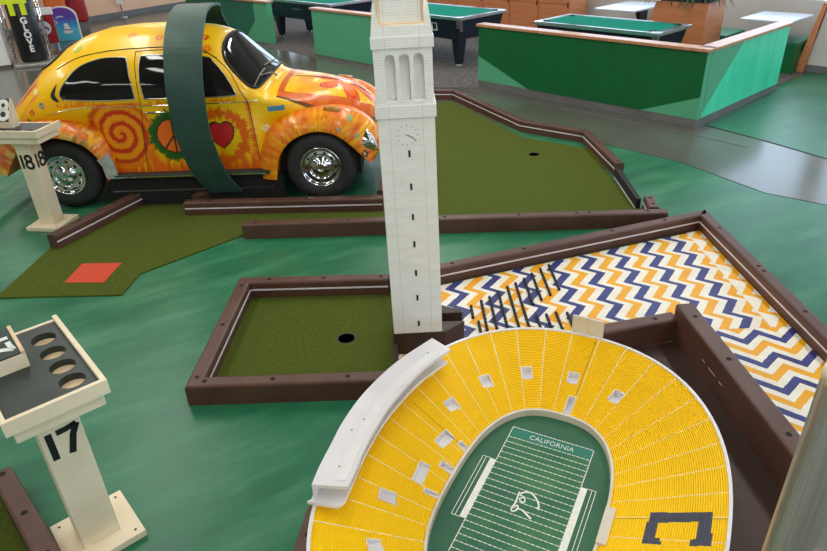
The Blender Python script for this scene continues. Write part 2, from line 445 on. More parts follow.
# black beaded bars on the zigzags
bars = [(.37,3.64,3.49),(.444,3.70,3.33),(.505,3.745,3.34),(.572,3.812,3.35),(.643,3.869,3.35),(.706,3.914,3.33),(.776,3.973,3.62),(.843,4.041,3.67),(.915,4.108,3.73),(.988,4.158,3.80),
        (.40,3.45,3.30),(.775,3.50,3.30),(.84,3.50,3.30),(.905,3.521,3.29),(.975,3.51,3.30)]
lab_row = ['at the left end of the row','second from the left in the row','third from the left','fourth from the left','fifth from the left','sixth from the left, reaching the stadium','seventh from the left','eighth from the left','ninth from the left','tenth and last, nearest the long slanting rail',
           'short, leftmost against the stadium rim','short, second along the rim','short, third along the rim','short, fourth along the rim','short, beside the blank scoreboard']
for (x, ya, yb), lb in zip(bars, lab_row):
    n = max(3, int((ya-yb)/.0135)); pts = []; rr = []
    for i in range(n+1):
        y = ya+(yb-ya)*i/n
        pts.append((x, y, .0215)); rr.append(.0105 if i % 3 else .0075)
    mb = MB(); mb.tube(pts, rr, 8)
    tag(mb.build('beaded_bar', 'blackrough', smooth=True), 'black beaded bar on the zigzag surface, '+lb, 'bar', 'black beaded bars on the zigzag surface')

# ---- stadium corner rails and brown floor
slab('stadium_base_board', [(-.36,1.30),(-.36,.55),(1.62,.55),(1.59,2.3),(1.528,3.15),(1.06,3.05),(.95,2.6),(.1,2.0)], .001, .022, 'brown_dark', 'dark brown base board beneath the stadium model', 'board')
tall = rail((1.72,.7), (1.640,3.225), 1, 'tall brown rail close beside the right of the stadium', h=.235, w=.105, strip=False, holes=(.30,.565,.785,.945))
rail((1.525,3.262), (1.02,3.147), 1, 'short low brown rail between the stadium rim and the tall rail', h=.15, w=.095, strip=False, holes=(.25,), z0=.012)
for ya, yb in ((2.60,2.64),(2.68,2.76),(2.80,2.83),(1.85,1.90)):
    mb = MB(); mb.box(ya-.7, yb-.7, .105, .1056, .125, .1275); mb.build('seam_mark', 'pale', tall)
# ---- green rail at bottom left
rail((-.50,1.2), (-.40,1.92), 1, 'brown rail end poking out at the bottom left of the stadium', strip=False, holes=(.8,))

# ------------------------------------------------------------------ the long hole behind, under the car
tf = slab('putting_green', [(-2.975,4.015),(-2.067,3.986),(-2.045,4.29),(-1.386,4.915),(1.99,4.86),(1.935,5.9),(1.97,6.72),(1.33,7.22),(.66,8.92),(.1,9.0),(-.3,5.6),(-1.95,5.55),(-2.35,6.3),(-2.95,4.85)], .0, .012, 'turf', 'long olive green putting surface running behind the white tower', 'putting green')
cup(tf, 1.33, 6.627, .012)
slab('tee_mat', [(-2.559,4.49),(-2.249,4.475),(-2.266,4.17),(-2.564,4.194)], .012, .015, 'redmat', 'square red tee mat on the green carpet', 'tee mat')
rail((-1.38,4.84), (2.06,4.752), 1, 'long brown rail along the near edge of the rear putting green', strip=False, holes=(.03,.25,.48,.655,.79,.82,.955))
rail((-2.955,4.81), (-2.555,5.71), -1, 'slanting brown rail at the foot of the number 18 stand', w=.095, holes=(.3,.7))
rail((-2.005,5.362), (-.245,5.285), 1, 'brown rail in front of the car at the foot of the green loop', w=.09, outer=True, holes=(.12,.35,.62,.93))
rail((-1.99,5.56), (-1.86,5.80), -1, 'short brown rail stub at the left foot of the green loop', w=.085, strip=False, holes=(.4,))
rail((-.30,5.48), (-.05,9.2), -1, 'brown rail behind the white tower on the rear green', strip=True, holes=(.05,))
# polyline at the back and right
P = [(.02,9.28),(.70,9.18),(1.385,7.54),(2.015,7.02),(2.065,5.93)]
nm = ['far end of the rear putting green','upper slanting side of the rear putting green','bent brown rail piece in the rear right corner above the cup','right side of the rear putting green above the black board']
def turn(i):
    a = V2(P[i])-V2(P[i-1]); b = V2(P[i+1])-V2(P[i]); d = math.atan2(b.y,b.x)-math.atan2(a.y,a.x)
    return (d+PI)%(2*PI)-PI
for i in range(4):
    rail(P[i], P[i+1], -1, ('brown rail at the '+nm[i]) if not nm[i].startswith('bent') else nm[i], holes=((.5,),(.12,.5,.93),(.15,.4,.93),(.12,.4,.93))[i], cut1=W*math.tan(turn(i+1)/2) if i < 3 else 0, cut0=-W*math.tan(turn(i)/2) if i > 0 else 0)
rail((2.065,5.10), (2.03,4.86), -1, 'short brown rail stub in the lower right corner of the rear green', holes=(.2,.7), w=.085)
mb = MB(); mb.prism([(1.962,5.86),(2.01,5.86),(1.965,5.12),(1.925,5.12)], .0, .10)
bd = tag(mb.build('gap_board', 'blackrough'), 'black board closing the gap in the right rail of the rear green', 'board')
mb = MB(); mb.ribbon([(1.958,5.86),(1.921,5.12)], .004, .012, .022); mb.build('edge_strip', 'strip', bd)
# bottom-left corner hole
rail((-1.895,2.235), (-1.18,1.47), -1, 'brown rail in the bottom left corner beside the number 17 stand', w=.09, strip=False, holes=(.03,.33,.6))
slab('putting_green', [(-1.95,2.16),(-1.25,1.40),(-2.2,.7),(-3.0,1.4)], .0, .012, 'turf', 'putting green corner at the bottom left of the picture', 'putting green')

# ------------------------------------------------------------------ white clock tower
TL = MB()
def tower():
    t = thing('clock_tower', 'tall cream white model clock tower with black slot windows, standing on brown beams', 'tower model', (.014,3.14+.141,.162))
    t.rotation_euler = (0, R(-.88), 0)
    w = .1405; ZL = 1.263           # local: base at 0
    mb = MB(); mb.box(-w, w, -w, w, 0, ZL); mb.build('shaft', 'siding', t)
    lb = .149
    mb = MB(); mb.box(-lb, lb, -lb, lb, ZL, ZL+.062); mb.build('ledge', 'siding', t, bevel=.002)
    # belfry: four corner piers, arches
    z0, z1 = ZL+.062, ZL+.325; wb = .139
    arches = [(-.0475-.0, .021), (.0, .021), (.0475, .021)]
    cs = [-.062, .006, .073]
    aw = .0242
    mb = MB()
    def face_with_arches(T, ex=0):
        zb, zt = z0+.018, z0+.236
        xs = [-wb+ex]
        for c in cs: xs += [c-aw, c+aw]
        xs.append(wb-ex)
        th = .03
        # piers
        for i in range(0, len(xs), 2): mb.box(xs[i], xs[i+1], 0, th, z0, z1, T=T)
        for c in cs:
            mb.box(c-aw, c+aw, 0, th, z0, zb, T=T)          # sill
            # spandrel above the round arch
            n = 10; zc = zt-aw
            for k in range(n):
                a0 = PI*k/n; a1 = PI*(k+1)/n
                xa, za = c+aw*math.cos(a0), zc+aw*math.sin(a0); xb, zb2 = c+aw*math.cos(a1), zc+aw*math.sin(a1)
                V = [(xa,0,za),(xb,0,zb2),(xb,0,z1),(xa,0,z1),(xa,th,za),(xb,th,zb2),(xb,th,z1),(xa,th,z1)]
                mb.add(V, [(0,1,2,3),(4,7,6,5),(0,4,5,1),(3,2,6,7),(0,3,7,4),(1,5,6,2)], T=T)
    for k in range(4):
        face_with_arches(Matrix.Rotation(k*PI/2, 4, 'Z') @ Matrix.Translation((0,-wb,0)), .0301*(k%2))
    mb.build('belfry', 'siding', t)
    mb = MB(); mb.box(-.102, .102, -.102, .102, z0, z1-.002); mb.build('belfry_core', 'white', t)
    for c in cs:
        mb = MB(); mb.box(c-aw+.003, c+aw-.003, -wb-.002, -wb+.006, z0+.004, z0+.016); mb.build('balustrade', 'white', t)
    wc = .147
    mb = MB(); mb.box(-wc, wc, -wc, wc, z1, z1+.052); mb.build('cornice', 'siding', t, bevel=.002)
    z2 = z1+.052
    # parapet, tapering corner obelisks, recessed upper shaft
    mb = MB(); mb.loft([[(sx*q, sy*q, z) for sx, sy in ((-1,-1),(1,-1),(1,1),(-1,1))] for q, z in ((.143,z2),(.138,z2+.047))]); mb.build('parapet', 'siding', t)
    z3 = z2+.047
    for sx in (-1,1):
        for sy in (-1,1):
            cx, cy = sx*.121, sy*.121
            mb = MB(); mb.loft([[(cx+a*q, cy+b*q, z) for a, b in ((-1,-1),(1,-1),(1,1),(-1,1))] for q, z in ((.017,z3),(.001,z3+.115))])
            mb.build('corner_obelisk', 'siding', t)
    mb = MB(); mb.box(-.093, .093, -.093, .093, z3, z3+.34); mb.build('upper_shaft', 'siding', t)
    for s_ in (-1,1):
        mb = MB(); mb.box(min(s_*.094,s_*.106), max(s_*.094,s_*.106), -.108, -.082, z3, z3+.34); mb.build('corner_trim', 'plywood', t)
    mb = MB(); mb.box(-.108, .108, -.12, -.094, z3, z3+.008); mb.build('balcony_trim', 'plywood', t)
    mb = MB(); mb.loft([[(a*q, b*q, z) for a, b in ((-1,-1),(1,-1),(1,1),(-1,1))] for q, z in ((.10,z3+.34),(.085,z3+.40),(.004,z3+.68))]); mb.build('spire', 'white', t)
    # slot windows
    for z in (.052,.225,.385,.562,.722,.892,1.068):
        h_ = .018
        mb = MB(); mb.box(.001, .0125, -w-.0015, -w+.004, z-h_+.012, z+h_+.012); mb.build('slot_window', 'black', t)
    # clock
    mb = MB(); cz = 1.175; cx = 0.0
    for k in range(12):
        a = k*PI/6; 
        x, z = cx+.051*math.sin(a), cz+.051*math.cos(a); L = .004 if k % 3 else .006
        mb.box(x-.0018, x+.0018, -w-.001, -w, z-L*.7, z+L*.7)
    mb.build('clock_numerals', 'basegrey', t)
    TT = Matrix.Translation((cx,-w,cz)) @ Matrix.Rotation(PI/2, 4, 'X')
    mb = MB(); mb.ribbon([(-.004,.003),(.02,-.008),(.036,-.019)], [.003,.0035,.002], 0, .0015, T=TT); mb.ribbon([(-.002,.002),(.028,-.011),(.037,-.02),(.038,-.03)], [.003,.0025,.002,.004], .0015, .003, T=TT)
    mb.build('clock_hands', 'black', t)
    mb = MB(); mb.ribbon([(.066*math.cos(a),.066*math.sin(a)) for a in np.linspace(0,2*PI,40)], .0012, 0, .0006, T=TT)
    mb.build('clock_ring', 'pale', t)
    return t
tower()
def prong(y0, y1, x0, x1, label, z0=.012, z1=.160):
    t = thing('tower_beam', label, 'beam', (0,0,0))
    mb = MB()
    if y0 < 3.2: poly = [(x0,y0),(.17,y0),(x1,y1-.015),(x1,y1),(x0,y1)]
    else: poly = [(x0,y0),(x1,y0-.0+.0),(x1,y0+.03),(.17,y1),(x0,y1)]
    mb.prism(poly, z0, z1); mb.build('beam', 'brown_dark', t, bevel=.006)
    return t
prong(3.138, 3.255, -.130, .292, 'dark brown pointed beam under the front of the white tower')
prong(3.345, 3.44, -.130, .290, 'dark brown pointed beam under the back of the white tower')

# ------------------------------------------------------------------ stadium model
SPHI = -.484; SCX, SCY = .433, 1.944
A0, B0, N0, Z0 = .335, .588, 2.58, .100
A1, B1, N1, Z1 = .758, 1.014, 2.27, .297
def sel(a, b, n, t):
    c, s = np.cos(t), np.sin(t)
    return a*np.sign(c)*np.abs(c)**(2/n), b*np.sign(s)*np.abs(s)**(2/n)
def pos(t, s, dr=0):
    x0, y0 = sel(A0, B0, N0, t); x1, y1 = sel(A1, B1, N1, t)
    return x0+(x1-x0)*s, y0+(y1-y0)*s
st = thing('stadium_model', 'large model football stadium with yellow stands and a green field', 'stadium model', (SCX,SCY,0), SPHI)
NA = 1080; NR = 50
# even spacing of parameter by arc length on a mid ring
tt = np.linspace(0, 2*PI, 20001); mx, my = pos(tt, .5)
arc = np.concatenate([[0], np.cumsum(np.hypot(np.diff(mx), np.diff(my)))])
TH = np.interp(np.linspace(0, arc[-1], NA+1)[:-1], arc, tt)
wells = [(-.224,.709,.030,.024),(0.002,.762,.028,.024),(-.39,.56,.028,.026),(-.477,.322,.026,.028),(.228,.704,.030,.024),(-.487,-.307,.034,.026),(-.414,-.541,.026,.03),
         (-.411,.091,.024,.045),(-.417,-.135,.022,.055)]
gates = [(.022,.640,.044,.015),(-.352,.17,.022,.012),(-.365,.015,.03,.016),(-.365,-.150,.03,.010)]
Cpoly = [(.493,.058),(.713,.16),(.72,-.008),(.646,-.043),(.646,-.012),(.664,.0),(.664,.087),(.526,.018),(.528,-.056),(.547,-.052),(.552,-.082),(.486,-.103)]
def slope_uv(p, z=.2):
    return p
def inpoly(x, y, poly):
    c = False; n = len(poly)
    for i in range(n):
        x1, y1 = poly[i]; x2, y2 = poly[(i+1)%n]
        if (y1 > y) != (y2 > y) and x < (x2-x1)*(y-y1)/(y2-y1)+x1: c = not c
    return c
# the letter, moved from a level plane at z=.2 onto the sloping stand
cp, sp_ = math.cos(SPHI), math.sin(SPHI)
def drop(u, v, z_from, zf):
    X = SCX+u*cp-v*sp_; Y = SCY+u*sp_+v*cp
    for _ in range(20):
        t_ = (H-zf(u, v))/(H-z_from)
        x, y = X*t_-SCX, Y*t_-SCY
        u2, v2 = x*cp+y*sp_, -x*sp_+y*cp
        u, v = u2, v2
        z_new = zf(u, v)
        if abs((H-z_new)/(H-z_from)-t_) < 1e-5: break
    return u, v
def s_of(u, v):
    th = math.atan2(v, u)
    def rad(a, b, n): return (abs(math.cos(th)/a)**n+abs(math.sin(th)/b)**n)**(-1/n)
    r0, r1 = rad(A0,B0,N0), rad(A1,B1,N1)
    return (math.hypot(u, v)-r0)/(r1-r0)
zf = lambda u, v: Z0+(Z1-Z0)*min(1, max(0, s_of(u, v)))
Cs = [drop(u, v, .2, zf) for u, v in Cpoly]
wl = []
for (u, v, hr, ht) in wells:
    u2, v2 = drop(u, v, .2, zf); wl.append((u2, v2, hr, ht))
for (u, v, hr, ht) in gates:
    wl.append((u, v, hr, ht))
def wframe(u, v):
    th = math.atan2(v/1.25, u*1.25); return math.cos(th), math.sin(th)
rows = []                                  # (s, z) profile: tread then riser
for i in range(NR):
    s0, s1 = i/NR, (i+1)/NR
    rows.append((s0, Z0+(Z1-Z0)*s0)); rows.append((s1-.25/NR, Z0+(Z1-Z0)*s0+.0008))
rows.append((1.0, Z1))
verts = []; 
NAIS = 40; aisle = set(int(round((k+.5)*NA/NAIS)) % NA for k in range(NAIS))
THA = TH.copy()
for i in aisle: THA[(i+1) % NA] = TH[i]+.5*(TH[(i+1) % NA]-TH[i])
for s_, z_ in rows:
    x, y = pos(THA, s_); verts += list(zip(x.tolist(), y.tolist(), [z_]*NA))
faces = []; mis = []
VV = np.array(verts).reshape(len(rows), NA, 3)
for j in range(len(rows)-1):
    cx = (VV[j,:,0]+VV[j+1,:,0])/2; cy = (VV[j,:,1]+VV[j+1,:,1])/2
    for i in range(NA):
        k2 = (i+1) % NA
        x = (cx[i]+cx[k2])/2; y = (cy[i]+cy[k2])/2
        skip = False
        for (u, v, hr, ht) in wl:
            if abs(x-u) < .07 and abs(y-v) < .07:
                c, s_ = wframe(u, v); dx_, dy_ = x-u, y-v
                if abs(dx_*c+dy_*s_) < hr and abs(-dx_*s_+dy_*c) < ht: skip = True; break
        if skip: continue
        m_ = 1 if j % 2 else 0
        if i in aisle and not (.45 < x and -.15 < y < .15 and False): m_ = 2
        if x > .4 and abs(y) < .3 and inpoly(x, y, Cs): m_ = 3
        faces.append((j*NA+i, j*NA+k2, (j+1)*NA+k2, (j+1)*NA+i)); mis.append(m_)
mb = MB(); mb.v = verts; mb.f = faces; mb.mi = mis
so = mb.build('seating_bowl', ['seat','riser','whiteline','navy'], st, fixn=False)
# the bowl's long front aisle seams
def ringband(name, mat, prof, th=None, par=st, closed=True):
    """prof: list of (a, b, n, z); swept round"""
    T_ = TH[::6] if th is None else th
    rings = []
    for (a, b, n, z) in prof:
        x, y = sel(a, b, n, T_); rings.append([(float(p), float(q), z) for p, q in zip(x, y)])
    m = MB(); K = len(T_); V = [p for r_ in rings for p in r_]; Fs = []
    for k in range(len(prof)):
        k2 = (k+1) % len(prof)
        for i in range(K if closed else K-1):
            j = (i+1) % K; Fs.append((k*K+i, k*K+j, k2*K+j, k2*K+i))
    m.add(V, Fs)
    return m.build(name, mat, par)
ringband('inner_wall', 'pale', [(A0+.001,B0+.001,N0,Z0-.002),(A0+.001,B0+.001,N0,Z0+.008),(A0-.011,B0-.011,N0,Z0+.008),(A0-.011,B0-.011,N0,.05),(A0+.001,B0+.001,N0,.05)])
ringband('outer_rim', 'lilac', [(A1-.001,B1-.001,N1,Z1-.004),(A1-.001,B1-.001,N1,Z1+.006),(A1+.012,B1+.012,N1,Z1+.006),(A1+.012,B1+.012,N1,Z1-.02),(A1-.001,B1-.001,N1,Z1-.02)])
ringband('outer_wall', 'pale', [(A1-.004,B1-.004,N1,Z1-.02),(A1+.004,B1+.004,N1,Z1-.02),(A1-.03,B1-.03,N1,.024),(A1-.042,B1-.042,N1,.024)])
ftop = .070
x, y = sel(A0-.008, B0-.008, N0, TH[::6])
mb = MB(); mb.prism(list(zip(x.tolist(), y.tolist())), .05, ftop); mb.build('field_border', 'fieldedge', st)
mb = MB(); mb.box(-.197, .197, -.365, .365, ftop, ftop+.0012); mb.build('playing_field', 'field', st)
for s_ in (1,-1):
    mb = MB(); mb.box(-.197, .197, min(s_*.365,s_*.436), max(s_*.365,s_*.436), ftop, ftop+.0012); mb.build('end_zone', 'endzone', st)
zt = ftop+.0012
mb = MB()
lw = .0032
def ln(x0, y0, x1, y1, w_=lw, dz=.0008): 
    d = Vector((x1-x0,y1-y0)); n_ = Vector((-d.y,d.x)).normalized()*w_/2
    mb.prism([(x0+n_.x,y0+n_.y),(x1+n_.x,y1+n_.y),(x1-n_.x,y1-n_.y),(x0-n_.x,y0-n_.y)], zt, zt+dz)
def dash(x0, y0, x1, y1, n, fill=.8, w_=lw):
    for i in range(n):
        a, b = i/n, (i+fill)/n
        ln(x0+(x1-x0)*a, y0+(y1-y0)*a, x0+(x1-x0)*b, y0+(y1-y0)*b, w_)
for i in range(21):
    y = -.365+.0365*i
    dash(-.197, y, .197, y, 18, .82)
for y in (-.436,.436): dash(-.197, y, .197, y, 18, .85, .004)
for x in (-.197,.197): dash(x, -.436, x, .436, 40, .85, .004)
mb.build('yard_lines', 'whiteline', st)
mb = MB()
for s_ in (-1,1): 
    mb = MB(); mb.box(min(s_*.199,s_*.225), max(s_*.199,s_*.225), -.175, .193, ftop, zt+.001)
    mb.build('sideline_strip', 'whiteline', st)
zt = ftop-.0002
for s_ in (-1,1):
    mb = MB()
    for x in (.245,.262): ln(s_*x, -.176, s_*x, .195, .0026, .0015)
    for y in (-.176,.195): ln(s_*.225, y, s_*.263, y, .0026, .0015)
    mb.build('bench_lines', 'whiteline', st)
zt = ftop+.0012
# script logo
def bez(p, n=10):
    out = []
    P_ = [p[0]]+p+[p[-1]]
    for i in range(1, len(P_)-2):
        for k in range(n):
            t_ = k/n; a, b, c, d = P_[i-1], P_[i], P_[i+1], P_[i+2]
            out.append(tuple(.5*((2*b[q])+(-a[q]+c[q])*t_+(2*a[q]-5*b[q]+4*c[q]-d[q])*t_**2+(-a[q]+3*b[q]-3*c[q]+d[q])*t_**3) for q in (0,1)))
    out.append(p[-1]); return out
mb = MB()
mb.ribbon(bez([(-.038,.056),(-.036,.02),(-.035,-.01),(-.040,-.045),(-.030,-.058),(-.016,-.038),(-.022,-.020),(-.032,-.030)]), .007, zt, zt+.0012)
mb.ribbon(bez([(-.032,.046),(-.014,.064),(.012,.068),(.038,.050),(.058,.022),(.064,-.002),(.056,.006)]), .007, zt, zt+.0016)
mb.ribbon(bez([(-.030,.040),(-.012,.034),(-.002,.020),(-.004,.006),(-.016,.008),(-.026,.018),(-.016,.030)]), .006, zt, zt+.0014)
mb.ribbon(bez([(-.020,-.034),(.006,-.036),(.032,-.052),(.052,-.064)]), [.006]*10+[.009]*10+[.009]*10+[.006], zt, zt+.0010)
mb.build('script_logo', 'whiteline', st)
def text_obj(name, body, size, mat, parent, mat4, extrude=.0006, offset=0, sx=1.0):
    cu = bpy.data.curves.new('txt', 'FONT'); cu.body = body; cu.size = size; cu.extrude = extrude; cu.offset = offset
    cu.align_x = 'CENTER'; cu.align_y = 'CENTER'; cu.resolution_u = 4
    tmp = bpy.data.objects.new('tmp', cu); COL.objects.link(tmp)
    bpy.context.view_layer.update()
    me = bpy.data.meshes.new_from_object(tmp.evaluated_get(bpy.context.evaluated_depsgraph_get()))
    bpy.data.objects.remove(tmp); bpy.data.curves.remove(cu)
    me.materials.clear(); me.materials.append(M[mat]); me.name = name
    me.transform(mat4 @ Matrix.Diagonal((sx,1,1,1)))
    o = bpy.data.objects.new(name, me); COL.objects.link(o)
    if parent: o.parent = parent
    return o
text_obj('end_zone_lettering', 'CALIFORNIA', .041, 'whiteline', st, Matrix.Translation((.005,.398,zt+.0006)), sx=.92, offset=-.0006)
# stair wells
for q, (u, v, hr, ht) in enumerate(wl):
    c, s_ = wframe(u, v); T = Matrix(((c,-s_,0,u),(s_,c,0,v),(0,0,1,0),(0,0,0,1)))
    zi, zo = zf(u-c*hr, v-s_*hr), zf(u+c*hr, v+s_*hr)
    zb = zi-.006; e_ = .006
    mb = MB()
    mb.add([(-hr-e_,-ht-e_,zb),(hr+e_,-ht-e_,zb),(hr+e_,ht+e_,zb),(-hr-e_,ht+e_,zb)], [(0,1,2,3)], T=T)
    for sy in (-1,1):
        y_ = sy*(ht); y2 = sy*(ht+.004)
        mb.add([(-hr,y_,zb),(hr,y_,zb),(hr,y_,zo+.002),(-hr,y_,zi+.003),(-hr,y2,zb),(hr,y2,zb),(hr,y2,zo+.002),(-hr,y2,zi+.003)],
               [(0,1,2,3),(7,6,5,4),(3,2,6,7),(0,3,7,4),(1,5,6,2)], T=T)
    mb.box(hr, hr+.005, -ht-.004, ht+.004, zb, zo+.003, T=T)
    mb.build('stair_well', 'lilac', st)
# right-hand white block at the inner wall
mb = MB(); mb.box(.322, .362, -.10, .095, .06, .118); mb.build('wall_block', 'pale', st)
# panel seams in the stand
mb = MB()
def seam(t0, s0, s1, wv=.0018):
    for i in range(12):
        a, b = s0+(s1-s0)*i/12, s0+(s1-s0)*(i+1)/12
        P0 = pos(np.array([t0]), a); P1 = pos(np.array([t0]), b)
        mb.ribbon([(P0[0][0],P0[1][0]),(P1[0][0],P1[1][0])], wv, 0, .0, )
for t0, s0, s1 in ((.035,.02,1.0),(1.52,.25,1.0),(2.95,.05,.72)):
    V = []; w_ = .0016
    for i in range(NR+1):
        s_ = s0+(s1-s0)*i/NR
        x, y = pos(np.array([t0]), s_); z = Z0+(Z1-Z0)*s_+.0012
        d = math.atan2(y[0], x[0]); nx_, ny_ = -math.sin(d)*w_/2, math.cos(d)*w_/2
        V.append((x[0]+nx_, y[0]+ny_, z)); V.append((x[0]-nx_, y[0]-ny_, z))
    mb.add(V, [(2*i,2*i+1,2*i+3,2*i+2) for i in range(NR)])
mb.build('panel_seams', 'brown_dark', st)
# scoreboard panels on the rim
mb = MB(); mb.box(-.082, -.002, 1.022, 1.034, .29, .405); mb.box(.0, .082, 1.022, 1.034, .29, .403)
mb.build('blank_scoreboard', 'pale', st)
# press box along the left rim
def smooth_pts(p, n=8): return bez(p, n)
po = smooth_pts([(-.671,-.550),(-.698,-.455),(-.724,-.33),(-.752,-.187),(-.764,.013),(-.738,.263),(-.667,.512)])
pi_ = smooth_pts([(-.542,-.501),(-.561,-.408),(-.582,-.313),(-.600,-.208),(-.617,-.004),(-.599,.255),(-.544,.463)])
mb = MB(); mb.loft([[(a[0],a[1],.405),(b[0],b[1],.405),(b[0],b[1],.420),(a[0],a[1],.420)] for a, b in zip(po, pi_)]); pbx = mb.build('press_box', 'lilac', st)
mb = MB(); mb.loft([[(a[0],a[1],.335),(a[0]*.98+b[0]*.02,a[1]*.98+b[1]*.02,.335),(a[0]*.98+b[0]*.02,a[1]*.98+b[1]*.02,.405),(a[0],a[1],.405)] for a, b in zip(po, pi_)]); mb.build('back_wall', 'lilac', pbx)
po2 = [(-.694,-.565)]+[(a*1.02,b) for a,b in po]; pi2 = [(-.566,-.535)]+[(a*1.02,b) for a,b in pi_]
mb = MB(); mb.loft([[(a[0],a[1],.322),(b[0]*.94+a[0]*.06,b[1]*.94+a[1]*.06,.322),(b[0]*.94+a[0]*.06,b[1]*.94+a[1]*.06,.336),(a[0],a[1],.336)] for a, b in zip(po2, pi2)]); mb.build('deck', 'lilac', pbx)
mb = MB()
lo = [(a[0]*.42+b[0]*.58, a[1]*.42+b[1]*.58) for a, b in zip(po, pi_)][3:-3]; li = [(a[0]*.12+b[0]*.88, a[1]*.12+b[1]*.88) for a, b in zip(po, pi_)][3:-3]
mb.loft([[(a[0],a[1],.420),(b[0],b[1],.420),(b[0],b[1],.4235),(a[0],a[1],.4235)] for a, b in zip(lo, li)]); mb.build('roof_panel', 'white', pbx)
mb = MB()
for i in (8, 22, 26, 44):
    a, b = po[min(i,len(po)-1)], pi_[min(i,len(pi_)-1)]; f_ = .55 if i != 22 else .4
    mb.lathe([(0,.0005),(.0035,.0005),(.0035,0)], 10, T=Matrix.Translation((a[0]*(1-f_)+b[0]*f_, a[1]*(1-f_)+b[1]*f_, .4236)))
mb.build('screw_heads', 'blackrough', pbx)
for i in range(4, len(po)-2, 8):                       # support posts under the press box
    a, b = po[i], pi_[i]; f_ = .22
    x, y = a[0]*(1-f_)+b[0]*f_, a[1]*(1-f_)+b[1]*f_
    mb = MB(); mb.box(x-.008, x+.008, y-.008, y+.008, .23, .323); mb.build('support_post', 'lilac', st)

